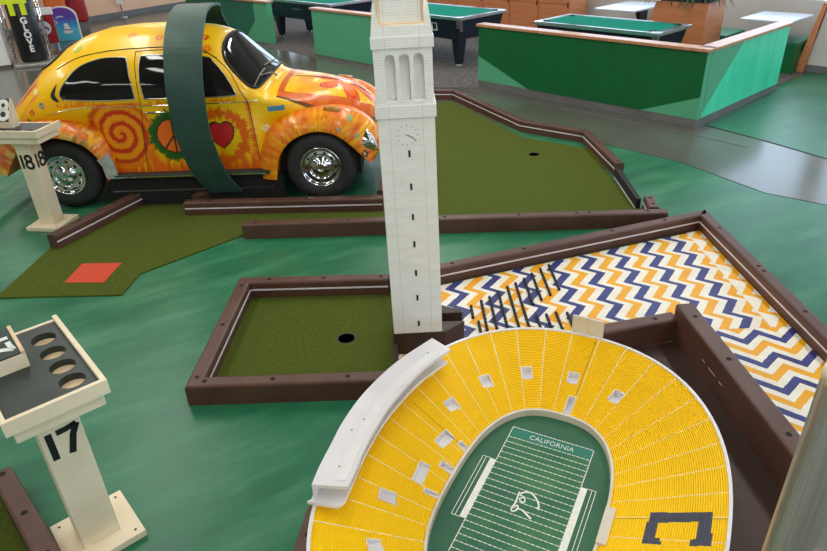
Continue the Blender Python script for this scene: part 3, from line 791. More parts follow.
# ------------------------------------------------------------------ ball stands 17 and 18
def stroke_digit(ch):
    if ch == '1': return [[(0,.5),(0,-.5)]]
    if ch == '7': return [[(-.30,.42),(.0,.44),(.30,.50)],[(.30,.50),(.12,.15),(-.06,-.5)]]
    if ch == '8':
        top = [(.22*math.cos(a), .25+.21*math.sin(a)) for a in np.linspace(-PI/2,3*PI/2,20)]
        bot = [(.27*math.cos(a), -.22+.25*math.sin(a)) for a in np.linspace(PI/2,5*PI/2,22)]
        return [top, bot]
def digits(name, s, h, sw, mat, parent, M4, gap=.62, th=.0012):
    mb = MB(); x = -gap*h*(len(s)-1)/2
    for q, ch in enumerate(s):
        for st_ in stroke_digit(ch):
            mb.ribbon([(x+p[0]*h, p[1]*h) for p in st_], sw, 0, th*(1+.1*q), T=M4)
        x += gap*h
    return mb.build(name, mat, parent)
def stand(loc, rot, label, num, tx, ty, holes, wedge, colw=.068, digs=(), srot=0):
    t = thing('ball_stand', label, 'number stand', (loc[0],loc[1],.0), rot)
    mb = MB(); mb.box(-.152, .152, -.152, .152, .0015, .036); mb.build('base_plate', 'cream', t, bevel=.003)
    for sx in (-1,1):
        for sy in (-1,1):
            mb = MB(); mb.lathe([(0,.0006),(.006,.0006),(.006,0)], 10, T=Matrix.Translation((sx*.12,sy*.12,.036))); mb.build('screw', 'blackrough', t)
    c = colw
    mb = MB(); mb.box(-c, c, -c, c, .036, .775); mb.build('column', 'cream', t, bevel=.003)
    x0, x1 = tx; y0, y1 = ty; zb, zt_ = .828, .866
    mb = MB(); mb.box(x0+.022, x1-.022, y0+.022, y1-.022, .772, zb); mb.build('under_frame', 'cream', t, bevel=.003)
    mb = MB(); e_ = .018
    mb.box(x0, x1, y0, y0+e_, zb, .885); mb.box(x0, x0+e_, y0+e_, y1, zb, .885); mb.box(x1-e_, x1, y0+e_, y1, zb, .885)
    mb.box(x0+e_, x1-e_, y1-e_, y1, zb, .868)
    mb.build('tray_frame', 'cream', t)
    mb = MB(); mb.box(x0+e_, x1-e_, y0+e_, y1-e_, zb-.002, zb+.010); mb.build('tray_bottom', 'plywood', t)
    # deck with round holes (cells around each hole, strips elsewhere)
    rr = .046; cell = .054
    mb = MB(); X0, X1, Y0, Y1 = x0+e_, x1-e_, y0+e_, y1-e_
    if holes:
        axis = 0 if abs(holes[0][0]-holes[-1][0]) > abs(holes[0][1]-holes[-1][1]) else 1
        hs = sorted(holes, key=lambda q: q[axis])
        if axis == 1:
            hx = hs[0][0]; mb.box(X0, hx-cell, Y0, Y1, zt_-.02, zt_); 
            if X1 > hx+cell: mb.box(hx+cell, X1, Y0, Y1, zt_-.02, zt_)
            yc = Y0
            for (a, b) in hs:
                if b-cell > yc: mb.box(hx-cell, hx+cell, yc, b-cell, zt_-.02, zt_)
                yc = b+cell
            mb.box(hx-cell, hx+cell, yc, Y1, zt_-.02, zt_)
        else:
            hy = hs[0][1]; mb.box(X0, X1, Y0, hy-cell, zt_-.02, zt_); mb.box(X0, X1, hy+cell, Y1, zt_-.02, zt_)
            xc = X0
            for (a, b) in hs:
                if a-cell > xc: mb.box(xc, a-cell, hy-cell, hy+cell, zt_-.02, zt_)
                xc = a+cell
            mb.box(xc, X1, hy-cell, hy+cell, zt_-.02, zt_)
        for (a, b) in hs:
            n = 32; ins = []; outs = []
            for k in range(n):
                an = 2*PI*k/n+PI/4; cx_, sy_ = math.cos(an), math.sin(an); m_ = max(abs(cx_), abs(sy_))
                ins.append((a+rr*cx_, b+rr*sy_)); outs.append((a+cell*cx_/m_, b+cell*sy_/m_))
            V = [(p[0],p[1],zt_) for p in outs]+[(p[0],p[1],zt_) for p in ins]+[(p[0],p[1],zt_-.03) for p in ins]
            mb.add(V, [(k,(k+1)%n,n+(k+1)%n,n+k) for k in range(n)]+[(n+k,n+(k+1)%n,2*n+(k+1)%n,2*n+k) for k in range(n)])
    else:
        mb.box(X0, X1, Y0, Y1, zt_-.02, zt_)
    mb.build('tray_deck', 'charcoal', t, fixn=False)
    # sloping number sign standing on the deck
    wx0, wx1, wy0, wy1, hz_ = wedge
    mb = MB(); z_ = zt_
    V = [(wx0,wy0,z_),(wx1,wy0,z_),(wx1,wy1,z_),(wx0,wy1,z_),(wx0,wy0,z_+hz_[0]),(wx1,wy0,z_+hz_[0]),(wx1,wy1,z_+hz_[1]),(wx0,wy1,z_+hz_[1])]
    mb.add(V, [(0,3,2,1),(4,5,6,7),(0,1,5,4),(1,2,6,5),(2,3,7,6),(3,0,4,7)])
    sg = mb.build('sign_box', 'cream', t)
    sl = math.atan2(hz_[1]-hz_[0], wy1-wy0); L = math.hypot(hz_[1]-hz_[0], wy1-wy0)
    T = Matrix.Translation(((wx0+wx1)/2, (wy0+wy1)/2, z_+sum(hz_)/2)) @ Matrix.Rotation(sl, 4, 'X')
    mb = MB(); mb.box(-(wx1-wx0)/2+.002, (wx1-wx0)/2-.014, -L/2+.002, L/2-.002, 0, .006, T=T); mb.build('sign_panel', 'charcoal', sg)
    mb = MB(); mb.box((wx1-wx0)/2-.013, (wx1-wx0)/2, -L/2, L/2, 0, .012, T=T); mb.build('sign_edge', 'plywood', sg)
    digits('sign_number', num, L*(.82 if not srot else .5), L*.17 if not srot else L*.10, 'whiteline', sg, T @ Matrix.Translation((0,0,.006)) @ Matrix.Translation((.085 if not srot else 0,0,0)) @ Matrix.Rotation(srot, 4, 'Z'), gap=.6)
    for (M4, hh, sw) in digs: digits('column_number', num, hh, sw, 'black', t, M4, gap=.52)
    return t
colw = .068
TF = lambda c, z, x=0: Matrix.Translation((x,-c,z)) @ Matrix.Rotation(PI/2, 4, 'X')
stand((-1.40,1.935), R(40.5), 'pale wooden stand numbered 17 with a dark tray of four round holes', '17', (-.166,.176), (-.25,.355),
      [(.087,.228),(.087,.10),(.087,-.02),(.087,-.137)], (-.146,.0,.07,.25,(.06,.085)), digs=[(TF(.075,.584,-.012), .125, .025)], colw=.075, srot=-PI/2)
TR = Matrix.Translation((colw,0,.60)) @ Matrix.Rotation(PI/2, 4, 'Z') @ Matrix.Rotation(PI/2, 4, 'X')
stand((-3.16,5.30), R(-9), 'pale wooden stand numbered 18 beside the rear wheel of the car', '18', (-.50,.235), (-.15,.17),
      [(-.26,-.075),(-.14,-.075),(-.02,-.075),(.10,-.075)], (-.48,-.075,.0,.09,(.05,.22)), digs=[(TF(colw,.60,-.008), .118, .022), (TR, .118, .022)])

# ------------------------------------------------------------------ metal column at the right edge
az = Vector((.619,.785)); D = 1.30; Rc = .10
perp = Vector((az.y,-az.x)); ang = math.asin(Rc/D)
cc = (az*math.cos(ang)+perp*math.sin(ang))*D
CLZ = 1.10; RX, RY = .812, .868
t = NT('brushed_steel'); v = t.scale(t.coords(), (40,40,.6))
t.base(t.ramp(t.noise(v, 4), [(.3, lin(196,192,182)), (.7, lin(222,218,208))])); t.rough(.3); t.b.inputs['Metallic'].default_value = 1
M['steel'] = t.m
t = thing('metal_column', 'brushed metal column at the right edge of the picture', 'column', (cc.x,cc.y,0))
mb = MB(); mb.lathe([(Rc+.02,.002),(Rc+.02,.03),(Rc,.04),(Rc,4.18)], 56); mb.build('tube', 'steel', t, smooth=True)
mb = MB(); mb.box(-.03,.03,-.012,.02,-.08,-.02, T=Matrix.Translation((RX-cc.x+.01, RY-cc.y+.01, CLZ)) @ Matrix.Rotation(math.atan2(-cc.y,-cc.x)+PI/2, 4, 'Z')); mb.build('reflection_block', 'blackrough', t, bevel=.004)  # small dark block added to stand for a dark reflection in the column
mb = MB(); mb.lathe([(.0,.026),(.010,.024),(.019,.015),(.021,0),(.019,-.015),(.010,-.024),(0,-.026)], 24, T=Matrix.Translation((.707-cc.x+.012,.881-cc.y+.0,1.575))); mb.build('cap_knob', 'cream', t, smooth=True)

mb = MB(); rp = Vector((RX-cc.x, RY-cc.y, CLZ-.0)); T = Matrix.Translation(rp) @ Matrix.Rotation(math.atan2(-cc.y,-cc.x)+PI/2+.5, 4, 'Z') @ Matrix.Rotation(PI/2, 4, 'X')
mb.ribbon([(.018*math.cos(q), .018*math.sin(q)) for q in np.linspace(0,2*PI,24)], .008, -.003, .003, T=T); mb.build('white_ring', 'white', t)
# ------------------------------------------------------------------ green loop over the car
t = NT('dark_green_loop_paint'); v = t.coords()
t.base(t.ramp(t.noise(v, 5, 5), [(.3, lin(34,66,54)), (.7, lin(48,82,70))])); t.rough(.55); M['loop'] = t.m
t = thing('loop_ramp', 'dark green loop strip arching over the painted car', 'loop', (-1.75,6.3,0))
prof = [(5.585,.128,-1.815),(5.52,.27,-1.89),(5.46,.45,-1.935),(5.43,.70,-1.97),(5.425,.95,-1.975),(5.47,1.18,-1.975),(5.60,1.40,-1.975),(5.84,1.535,-2.0),(6.12,1.615,-2.03),(6.4,1.64,-2.05),(6.75,1.60,-2.08),(7.08,1.48,-2.16),(7.30,1.25,-2.15),(7.38,.95,-2.17),(7.36,.6,-2.18),(7.25,.3,-2.2),(7.1,.02,-2.2)]
wds = [.29,.295,.30,.30,.305,.31,.315,.32,.32,.33,.33,.33,.33,.33,.33,.33,.33]
Y_ = [(a,b) for a,b,c in prof]; sm = bez([(p[0],p[1]) for p in prof], 5); smx = bez([(p[2], w_) for p, w_ in zip(prof, wds)], 5)
rings = []
for i, ((y, z), (x, w_)) in enumerate(zip(sm, smx)):
    a, b = sm[max(i-1,0)], sm[min(i+1,len(sm)-1)]; d = Vector((b[0]-a[0], b[1]-a[1])).normalized(); n_ = Vector((-d.y, d.x))*.022
    rings.append([(x+1.75,y-6.3,z),(x+w_+1.75,y-6.3,z),(x+w_+1.75,y-n_.x-6.3,z-n_.y),(x+1.75,y-n_.x-6.3,z-n_.y)])
mb = MB(); mb.loft(rings); mb.build('strip', 'loop', t, smooth=False)

# ------------------------------------------------------------------ painted car
def hsh(a, b):
    q = np.sin(a*127.1+b*311.7)*43758.5453; return q-np.floor(q)
def vnoise(x, y):
    xi, yi = np.floor(x), np.floor(y); fx, fy = x-xi, y-yi; fx = fx*fx*(3-2*fx); fy = fy*fy*(3-2*fy)
    return (hsh(xi,yi)*(1-fx)+hsh(xi+1,yi)*fx)*(1-fy)+(hsh(xi,yi+1)*(1-fx)+hsh(xi+1,yi+1)*fx)*fy
def L3(r, g, b): return np.array(lin(r,g,b)[:3])
YEL, ORG, RED, GRN = L3(250,196,0), L3(240,106,4), L3(204,34,16), L3(16,96,30)
DYE, CRIM, BLK = L3(248,200,14), L3(208,14,40), L3(40,26,20)
def blend(c, m, col): m = np.clip(m,0,1)[:,None]; return c*(1-m)+col*m
def smooth(a, b, x): t_ = np.clip((x-a)/(b-a),0,1); return t_*t_*(3-2*t_)
def spikes(th, n, amp):                      # jagged brush edge as a function of the angle
    return amp*(hsh(np.floor(th*n/(2*PI)), 3.0)*.6+np.abs((th*n/(2*PI))%1-.5)*.8)
def flower(c, X, Z, cx, cz, r, col, mid, k=6):
    dx_, dz_ = X-cx, Z-cz; rr = np.hypot(dx_,dz_); th = np.arctan2(dz_,dx_)
    c = blend(c, (rr < r*(.55+.45*np.abs(np.cos(k/2*th)))).astype(float), col)
    return blend(c, (rr < r*.3).astype(float), mid)
def paint_body(P):
    X, Y, Z = P[:,0], P[:,1], P[:,2]
    c = np.tile(YEL, (len(X),1))
    n1 = vnoise(X*6, Z*6+Y*3); n2 = vnoise(X*60, Z*14)
    c = blend(c, .35*smooth(.4,.9,n1), DYE)
    c = blend(c, .14*smooth(.55,.9,vnoise(X*3+7,Z*9+Y*4)), ORG)
    side = (Z < .93)
    # orange flames at the foot of the doors and beneath the windows
    e = .36+.14*vnoise(X*45, X*0+2)+.05*vnoise(X*9, X*0)
    c = blend(c, side*smooth(0,.10,e-Z)*.9, ORG); c = blend(c, side*smooth(.02,.12,e-.05-Z)*.6, RED)
    c = blend(c, ((Z>.905)&(Z<.905+.05*vnoise(X*50,X*0+5))&(X<-.7)&(X>-2.3)).astype(float)*.75, ORG)
    # band between spiral and door
    bx = -1.60+(Z-.6)*-.10; w_ = np.abs(X-bx-.13*np.clip(.62-Z,0,1)*2.2)
    c = blend(c, side*smooth(.17,.02,w_+.06*vnoise(X*40,Z*40))*(Z<.88)*smooth(.88,.55,Z), ORG*.9+RED*.1)
    # spiral
    dx_, dz_ = X+1.775, Z-.66; r = np.hypot(dx_,dz_); th = np.arctan2(dz_,dx_)
    sp = spikes(th, 90, .03)
    on = smooth(.335,.315,r+sp); c = blend(c, side*on, ORG*.75+DYE*.25)
    ph = ((r+sp*.7)/.098+th/(2*PI)+.35) % 1.0
    gap_ = smooth(.02,.16,ph)*smooth(.55,.40,ph)
    c = blend(c, side*on*gap_*.7*smooth(.0,.2,r), DYE*.5+ORG*.5)
    arm = smooth(.52,.62,ph)*smooth(1.0,.90,ph)
    c = blend(c, side*on*arm*smooth(.36,.16,r)*1.3, RED)
    c = blend(c, side*on*arm*.55, RED)
    c = blend(c, side*on*smooth(.24,.30,r)*.7, ORG*.75+RED*.25)
    # peace sign with green rays
    dx_, dz_ = X+1.30, Z-.635; r = np.hypot(dx_,dz_); th = np.arctan2(dz_,dx_)
    sp = spikes(th, 64, .06)
    c = blend(c, side*(r+sp < .255), GRN); c = blend(c, side*(r+sp < .21), GRN*.7)
    c = blend(c, side*(r < .152), BLK); c = blend(c, side*(r < .143), L3(252,112,34))
    ln_ = (np.abs(dx_) < .008)|((dz_ < 0)&(np.abs(np.abs(dx_)+dz_*.85) < .011))
    c = blend(c, side*((r < .146)&ln_), BLK)
    # heart with orange rays
    dx_, dz_ = X+.865, Z-.61; r = np.hypot(dx_,dz_); th = np.arctan2(dz_,dx_)
    sp = spikes(th, 60, .07)
    c = blend(c, side*((r+sp < .285)&(r-sp > .135)), ORG*.8+RED*.2)
    hx, hz = dx_/.092, (dz_)/.098
    hv = (hx**2+hz**2-1)**3-hx**2*np.where(hz>0,hz**3,hz**3*1.0)
    hxo, hzo = dx_/.105, dz_/.112
    hvo = (hxo**2+hzo**2-1)**3-hxo**2*hzo**3
    c = blend(c, side*(hvo < 0), BLK); c = blend(c, side*(hv < 0), CRIM)
    # door edges tinted orange
    for xe in (-.60,):
        w_ = np.abs(X-xe-(.9-Z)*.06); c = blend(c, side*smooth(.05,.01,w_+.03*vnoise(Z*60,Z*0)), ORG*.8+RED*.2)
    # tail: pink and red streaks
    tl = smooth(-2.42,-2.55,X)*(Z>.62)
    st_ = vnoise(X*5, Y*34)
    c = blend(c, tl*smooth(.42,.6,st_), L3(226,112,88)); c = blend(c, tl*smooth(.7,.8,st_), RED)
    # roof: greenish white streaks far side, little flowers
    rf = smooth(1.36,1.44,Z)
    c = blend(c, rf*smooth(.0,.12,Y)*.75*smooth(.3,.7,vnoise(X*2,Y*30)), L3(196,210,150))
    for (a, b, r_, k_) in ((-1.62,-.32,.045,ORG),(-1.36,-.38,.04,ORG),(-.98,-.32,.05,RED),(-.93,-.46,.04,ORG),(-2.10,-.40,.045,L3(110,190,30)),(-2.22,-.2,.04,ORG)):
        m0 = (Z>1.1); cf = flower(c, X, Y, a, b, r_, k_*.8+ORG*.2, DYE); c = np.where(m0[:,None], cf, c)
    for (a, b, r_, k_) in ((-2.44,.92,.032,L3(60,130,150)),(-2.56,.86,.03,RED),(-2.50,1.03,.025,L3(240,240,210)),(-2.62,.79,.02,L3(40,60,50)),(-.475,.66,.035,L3(245,235,190))):
        m0 = (Y<0)&(Z<1.2); cf = flower(c, X, Z, a, b, r_, k_, DYE); c = np.where(m0[:,None], cf, c)
    # blue patch on the cowl side
    c = blend(c, ((X>-.44)&(X<-.29)&(Z>.80)&(Z<.845)&(Y<0)).astype(float), L3(60,140,180))
    # bonnet: red border and flower
    hw = np.interp(X, [-.36,-.2,0,.2,.4,.55], [.545,.53,.49,.42,.335,.20])
    b = (X > -.36)&(Z > .5)
    bord = b&((np.abs(Y)>hw-.09)&(np.abs(Y)<hw))|((X>-.36)&(X<-.30)&(np.abs(Y)<hw))
    c = blend(c, bord*(.72+.28*vnoise(X*30,Y*30)), RED*.8+ORG*.2)
    c = blend(c, (b&(np.abs(np.abs(Y)-hw)<.008))*.8, BLK)
    ins = b&(np.abs(Y)<hw-.09)
    c = blend(c, ins*.5*smooth(.3,.7,vnoise(X*7,Y*7)), ORG)
    dx_, dy_ = X-.22, Y+.03; r = np.hypot(dx_,dy_); th = np.arctan2(dy_,dx_)+.2
    pet = np.abs(np.cos(th*3.0)); ro = .05+.27*pet**.8; pin = ins&(r < ro)
    c = blend(c, pin*1.0, RED); c = blend(c, pin*(r < ro-.022)*1.0, L3(236,92,44)); c = blend(c, pin*(r < ro-.05)*(r > .06), L3(214,40,26)); c = blend(c, pin*(r < ro-.075)*(r > .07)*.9, ORG); c = blend(c, ins*(r<.035), DYE)
    return c
def paint_fender(cx, cz, red):
    def f(P):
        X, Y, Z = P[:,0], P[:,1], P[:,2]
        th = np.arctan2(Z-cz, X-cx); r = np.hypot(X-cx, Z-cz)
        c = np.tile(L3(242,140,22), (len(X),1))
        s1 = vnoise(th*26, Y*8+r*2); s2 = vnoise(th*60+9, r*5+Y*6)
        c = blend(c, smooth(.45,.8,s1)*.8, L3(236,98,16)); c = blend(c, smooth(.6,.85,s2)*.6, RED); c = blend(c, smooth(.62,.9,vnoise(th*34+40,Y*5))*.8, YEL)
        if red:
            s3 = vnoise(th*14+3, Y*20); c = blend(c, smooth(.55,.7,s3)*.6, L3(204,92,70)); c = blend(c, smooth(.7,.8,vnoise(th*20,Y*26+4))*.7, L3(236,206,120)); c = blend(c, smooth(.75,.85,vnoise(th*11+8,Y*18))*.7, L3(120,120,70))
        else:
            for (a, b_, r_, k_) in ((.42,.44,.035,BLK),(.30,.74,.03,L3(130,170,120)),(.20,.66,.022,L3(120,170,150)),(.36,.60,.02,L3(120,170,150))):
                m0 = Y < -.4; cf = flower(c, X, Z, a, b_, r_, k_, L3(230,220,200)); c = np.where(m0[:,None], cf, c)
        return c
    return f
t = NT('hand_painted_car_enamel'); at = t.n('ShaderNodeVertexColor'); at.layer_name = 'paint'
t.base(t.mix(t.math('MULTIPLY', t.noise(t.coords(), 30, 3), .05), at.outputs['Color'], lin(250,214,60)))
t.rough(.36); t.b.inputs['Specular IOR Level'].default_value = .35; t.b.inputs['Coat Weight'].default_value = .22; t.b.inputs['Coat Roughness'].default_value = .06
M['enamel'] = t.m
def paint(o, fn):
    me = o.data; n = len(me.vertices); co = np.empty(n*3); me.vertices.foreach_get('co', co); P = co.reshape(-1,3)
    c = fn(P); a = me.color_attributes.new('paint', 'FLOAT_COLOR', 'POINT')
    a.data.foreach_set('color', np.concatenate([c, np.ones((n,1))], 1).astype(np.float32).ravel())

car = thing('painted_car', 'small rounded yellow and orange car hand-painted with a spiral, peace sign and heart', 'car', (-.780,6.325,0), -.022)
xs_ = np.linspace(-3.18, .62, 470)
def prof_(xp, yp, sig=.03):
    xf = np.linspace(-3.6, 1.0, 1841); y = np.interp(xf, xp, yp); k_ = np.exp(-.5*((np.arange(-60,61)*.0025)/sig)**2); k_ /= k_.sum()
    y2 = np.convolve(np.pad(y, 60, 'edge'), k_, 'valid'); return lambda x: np.interp(x, xf, y2)
fw_ = prof_([-3.18,-3.1,-2.9,-2.6,-2.3,-1.9,-1.4,-.9,-.6,-.3,0,.3,.5,.62], [.30,.42,.53,.61,.66,.685,.69,.68,.66,.58,.49,.39,.27,.14], .06)
fzb = prof_([-3.18,-3.0,-2.8,-2.5,-2.2,-1.5,-.6,-.45,-.2,.1,.4,.62], [.42,.58,.74,.86,.90,.91,.90,.87,.79,.70,.56,.44], .05)
fzt = prof_([-3.18,-3.14,-3.06,-2.95,-2.82,-2.65,-2.5,-2.35,-2.15,-1.95,-1.7,-1.45,-1.2,-1.0,-.88,-.80,-.455,-.40,-.3,-.05,.16,.32,.46,.52,.58,.62],
            [.43,.50,.64,.79,.93,1.09,1.225,1.315,1.41,1.458,1.478,1.48,1.468,1.443,1.405,1.35,.995,.98,.975,.955,.92,.865,.77,.69,.59,.50], .022)
fzl = prof_([-3.18,-2.8,-2.0,-1.9,-.5,-.3,.3,.62], [.36,.33,.30,.30,.30,.34,.40,.42], .03)
fwl = prof_([-3.18,-2.9,-2.06,-1.92,-.55,-.35,.0,.62], [.25,.46,.48,.695,.695,.48,.40,.12], .03)
fe = prof_([-3.18,-2.6,-1.9,-.9,-.5,.62], [2.1,2.1,2.3,2.4,2.55,2.5], .1)
def ylow(x, z):
    w_, wl_, zb = fw_(x), fwl(x), fzb(x); s = np.clip((z-.52)/(np.maximum(zb,.6)-.52), 0, 1); s = s*s*(3-2*s)
    return wl_+(w_-wl_)*s
def yside(x, z):
    zb, zt_, w_, e_ = fzb(x), fzt(x), fw_(x), fe(x)
    s = np.clip((z-zb)/(zt_-zb), 0, .999)
    return np.where(z < zb, ylow(x, z), w_*(1-s**e_)**(1/e_))
def ztop(x, y):
    zb, zt_, w_, e_ = fzb(x), fzt(x), fw_(x), fe(x)
    q = np.clip(np.abs(y)/w_, 0, .999); return zb+(zt_-zb)*(1-q**e_)**(1/e_)
V = []; NJ = 0
for x in xs_:
    w_, zb, zt_, zl, e_ = fw_(x), fzb(x), fzt(x), fzl(x), fe(x)
    sec = []
    for k in range(80):
        z = zl+(zb-zl)*k/80; sec.append((-float(ylow(x,z)), z))
    n = 150
    for k in range(n+1):
        a = PI*k/n; c_, s_ = math.cos(a), math.sin(a)
        sec.append((-w_*math.copysign(abs(c_)**(2/e_), c_), zb+(zt_-zb)*abs(s_)**(2/e_)))
    for k in range(80)[::-1]:
        z = zl+(zb-zl)*k/80; sec.append((float(ylow(x,z)), z))
    NJ = len(sec); V += [(x, y, z) for y, z in sec]
NX = len(xs_)
Fc = [(i*NJ+j, (i+1)*NJ+j, (i+1)*NJ+(j+1)%NJ, i*NJ+(j+1)%NJ) for i in range(NX-1) for j in range(NJ)]
Fc += [tuple(range(NJ)), tuple((NX-1)*NJ+j for j in range(NJ))[::-1]]
mb = MB(); mb.v = V; mb.f = Fc; mb.mi = [0]*len(Fc)
body = mb.build('body_shell', 'enamel', car, smooth=True); paint(body, paint_body)

# fenders
M['silver'] = noisy('silver_guard_foil', lin(176,176,172), lin(214,214,210), 14, .3, metal=.35, bump=.2)
def fender(name, crown, lip, side, ycrown, ylip, yin, dropin, paintf):
    n = 90
    def res(p):
        p = bez(p, 12); p = np.array(p); d = np.concatenate([[0], np.cumsum(np.hypot(*np.diff(p, axis=0).T))]); u = np.linspace(0, d[-1], n)
        return np.stack([np.interp(u, d, p[:,0]), np.interp(u, d, p[:,1])], 1)
    C_, L_ = res(crown), res(lip); m = 30
    ctr = L_.mean(0)
    rings = []
    for i in range(n):
        ring = []
        e_ = min(1, min(i, n-1-i)/6); 
        yc = ycrown
        for k in range(8):
            s = k/8; q = C_[i]*(1-0)+(ctr-C_[i])*(dropin*(1-s)**2); ring.append((q[0], side*(yin+(yc-yin)*s), q[1]))
        for k in range(m+1):
            s = k/m*PI/2; q = C_[i]+(L_[i]-C_[i])*(1-math.cos(s)); ring.append((q[0], side*(yc+(ylip-yc)*math.sin(s)), q[1]))
        q = L_[i]+(ctr-L_[i])*(-.02); ring.append((q[0], side*(ylip-.012), q[1])); ring.append((q[0], side*(ylip-.2), q[1]))
        rings.append(ring)
    mb = MB(); mb.loft(rings, close=False, cap=False)
    o = mb.build(name, 'enamel', car, smooth=True); paint(o, paintf)
    # dark wheel well behind the lip
    mb = MB(); V = [(ctr[0], side*(ylip-.20), ctr[1])]+[(L_[i][0], side*(ylip-.19), L_[i][1]) for i in range(n)]
    mb.add(V, [(0, i+1, i+2) for i in range(n-1)]); mb.build('wheel_well', 'blackrough', o)
    return o
FC = [(-.625,.225),(-.61,.36),(-.555,.51),(-.43,.665),(-.22,.775),(.02,.81),(.24,.80),(.40,.74),(.51,.645),(.56,.53),(.545,.42),(.50,.355)]
FL = [(-.405,.22),(-.385,.34),(-.34,.46),(-.23,.575),(-.07,.64),(.08,.64),(.21,.585),(.31,.50),(.38,.43),(.43,.385),(.46,.36)]
RC = [(-1.865,.30),(-1.868,.41),(-1.885,.52),(-1.94,.63),(-2.06,.72),(-2.25,.785),(-2.47,.80),(-2.70,.755),(-2.88,.69),(-2.98,.53),(-3.01,.38)]
RL = [(-1.965,.27),(-1.975,.38),(-2.01,.48),(-2.09,.58),(-2.24,.65),(-2.42,.67),(-2.60,.63),(-2.72,.55),(-2.80,.45),(-2.85,.38),(-2.88,.33)]
for s_ in (-1,1):
    fender('front_fender', FC, FL, s_, .57, .765, .34, .10, paint_fender(.04,.3,False))
    ro_ = fender('rear_fender', RC, RL, s_, .60, .77, .45, .04, paint_fender(-2.4,.3,True))
    mb = MB(); mb.loft([[(x, s_*(.777-(.01 if k in (0,3) else 0)), z) for k, (x, z) in enumerate(q)] for q in ([(-1.862,.285),(-1.90,.285),(-1.94,.285),(-1.972,.285)], [(-1.868,.42),(-1.91,.41),(-1.95,.40),(-1.985,.40)], [(-1.90,.52),(-1.94,.50),(-1.98,.47),(-2.02,.46)])], close=False, cap=False)
    mb.build('stone_guard', 'silver', ro_, smooth=True)
    # wheels
    for wx in (-2.335, .0):
        T = Matrix.Translation((wx, s_*.565, .318)) @ Matrix.Rotation(-s_*PI/2, 4, 'X')
        mb = MB(); mb.lathe([(.205,.0),(.235,-.004),(.29,.004),(.314,.03),(.319,.07),(.319,.09),(.312,.125),(.285,.15),(.24,.158),(.195,.152),(.178,.14),(.17,.10)], 64, T=T)
        wh = mb.build('wheel', 'tire', car, smooth=True)
        mb = MB(); mb.lathe([(.184,.150),(.176,.154),(.168,.147),(.164,.132),(.158,.124),(.145,.127),(.122,.137),(.106,.133),(.100,.120)], 64, T=T)
        mb.build('rim', 'chrome', wh, smooth=True)
        mb = MB(); mb.lathe([(.104,.120),(.100,.134),(.086,.146),(.064,.156),(.04,.162),(.034,.166),(.030,.162),(.0,.164)], 48, T=T)
        mb.build('hub_cap', 'chrome', wh, smooth=True)
        for k in range(10):
            mb = MB(); a = 2*PI*k/10; T2 = T @ Matrix.Rotation(a, 4, 'Z') @ Matrix.Translation((.133,0,.1355)) @ Matrix.Rotation(R(18), 4, 'Y')
            V = [(.009*math.cos(q), .015*math.sin(q), 0) for q in np.linspace(0, 2*PI, 13)[:-1]]+[(.009*math.cos(q), .015*math.sin(q), .003) for q in np.linspace(0, 2*PI, 13)[:-1]]
            mb.add(V, [tuple(range(12,24))]+[(i,(i+1)%12,12+(i+1)%12,12+i) for i in range(12)], T=T2)
            mb.build('rim_slot', 'hole', wh)
    # running board and skirt
    y0, y1 = sorted((s_*.64, s_*.775))
    mb = MB(); mb.box(-1.90, -.46, y0, y1, .285, .312); rb = mb.build('running_board', 'basegrey' if False else 'charcoal', car, bevel=.006)
    yy_ = sorted((s_*.775, s_*.781)); mb = MB(); mb.box(-1.89, -.50, yy_[0], yy_[1], .287, .299); mb.build('edge_trim', 'chrome', rb)
    yy_ = sorted((s_*.66, s_*.72)); mb = MB(); mb.box(-1.96, -.36, yy_[0], yy_[1], .02, .284); sk = mb.build('dark_skirt', 'hole', car)
    yy_ = sorted((s_*.72, s_*.724)); mb = MB(); mb.box(-1.93, -.44, yy_[0], yy_[1], .15, .157); mb.build('skirt_trim', 'alu', sk)
    # headlight
    T = Matrix.Translation((.462, s_*.635, .53)) @ Matrix.Rotation(R(66), 4, 'Y')
    mb = MB(); mb.lathe([(.118,-.06),(.122,.02),(.118,.034),(.100,.040),(.098,.030)], 40, T=T); hl = mb.build('headlight', 'chrome', car, smooth=True)
    mb = MB(); mb.lathe([(.100,.034),(.08,.046),(.04,.054),(.0,.056)], 40, T=T); mb.build('lens', 'bluegrey', hl, smooth=True)
    T = Matrix.Translation((.14, s_*.625, .80)) @ Matrix.Rotation(R(8), 4, 'Y')
    mb = MB(); mb.loft([[(x_, s*b_, z_) for s, z_ in ((-1,-.03),(-1,.012),(-.5,.03),(.5,.03),(1,.012),(1,-.03))] for x_, b_ in ((-.075,.014),(-.03,.028),(.06,.034),(.075,.026))]); mb.v = [tuple(T @ Vector(p)) for p in mb.v]
    mb.build('turn_signal', noisy('amber_lamp', lin(170,110,40), lin(200,140,60), 20, .25), car, smooth=True)

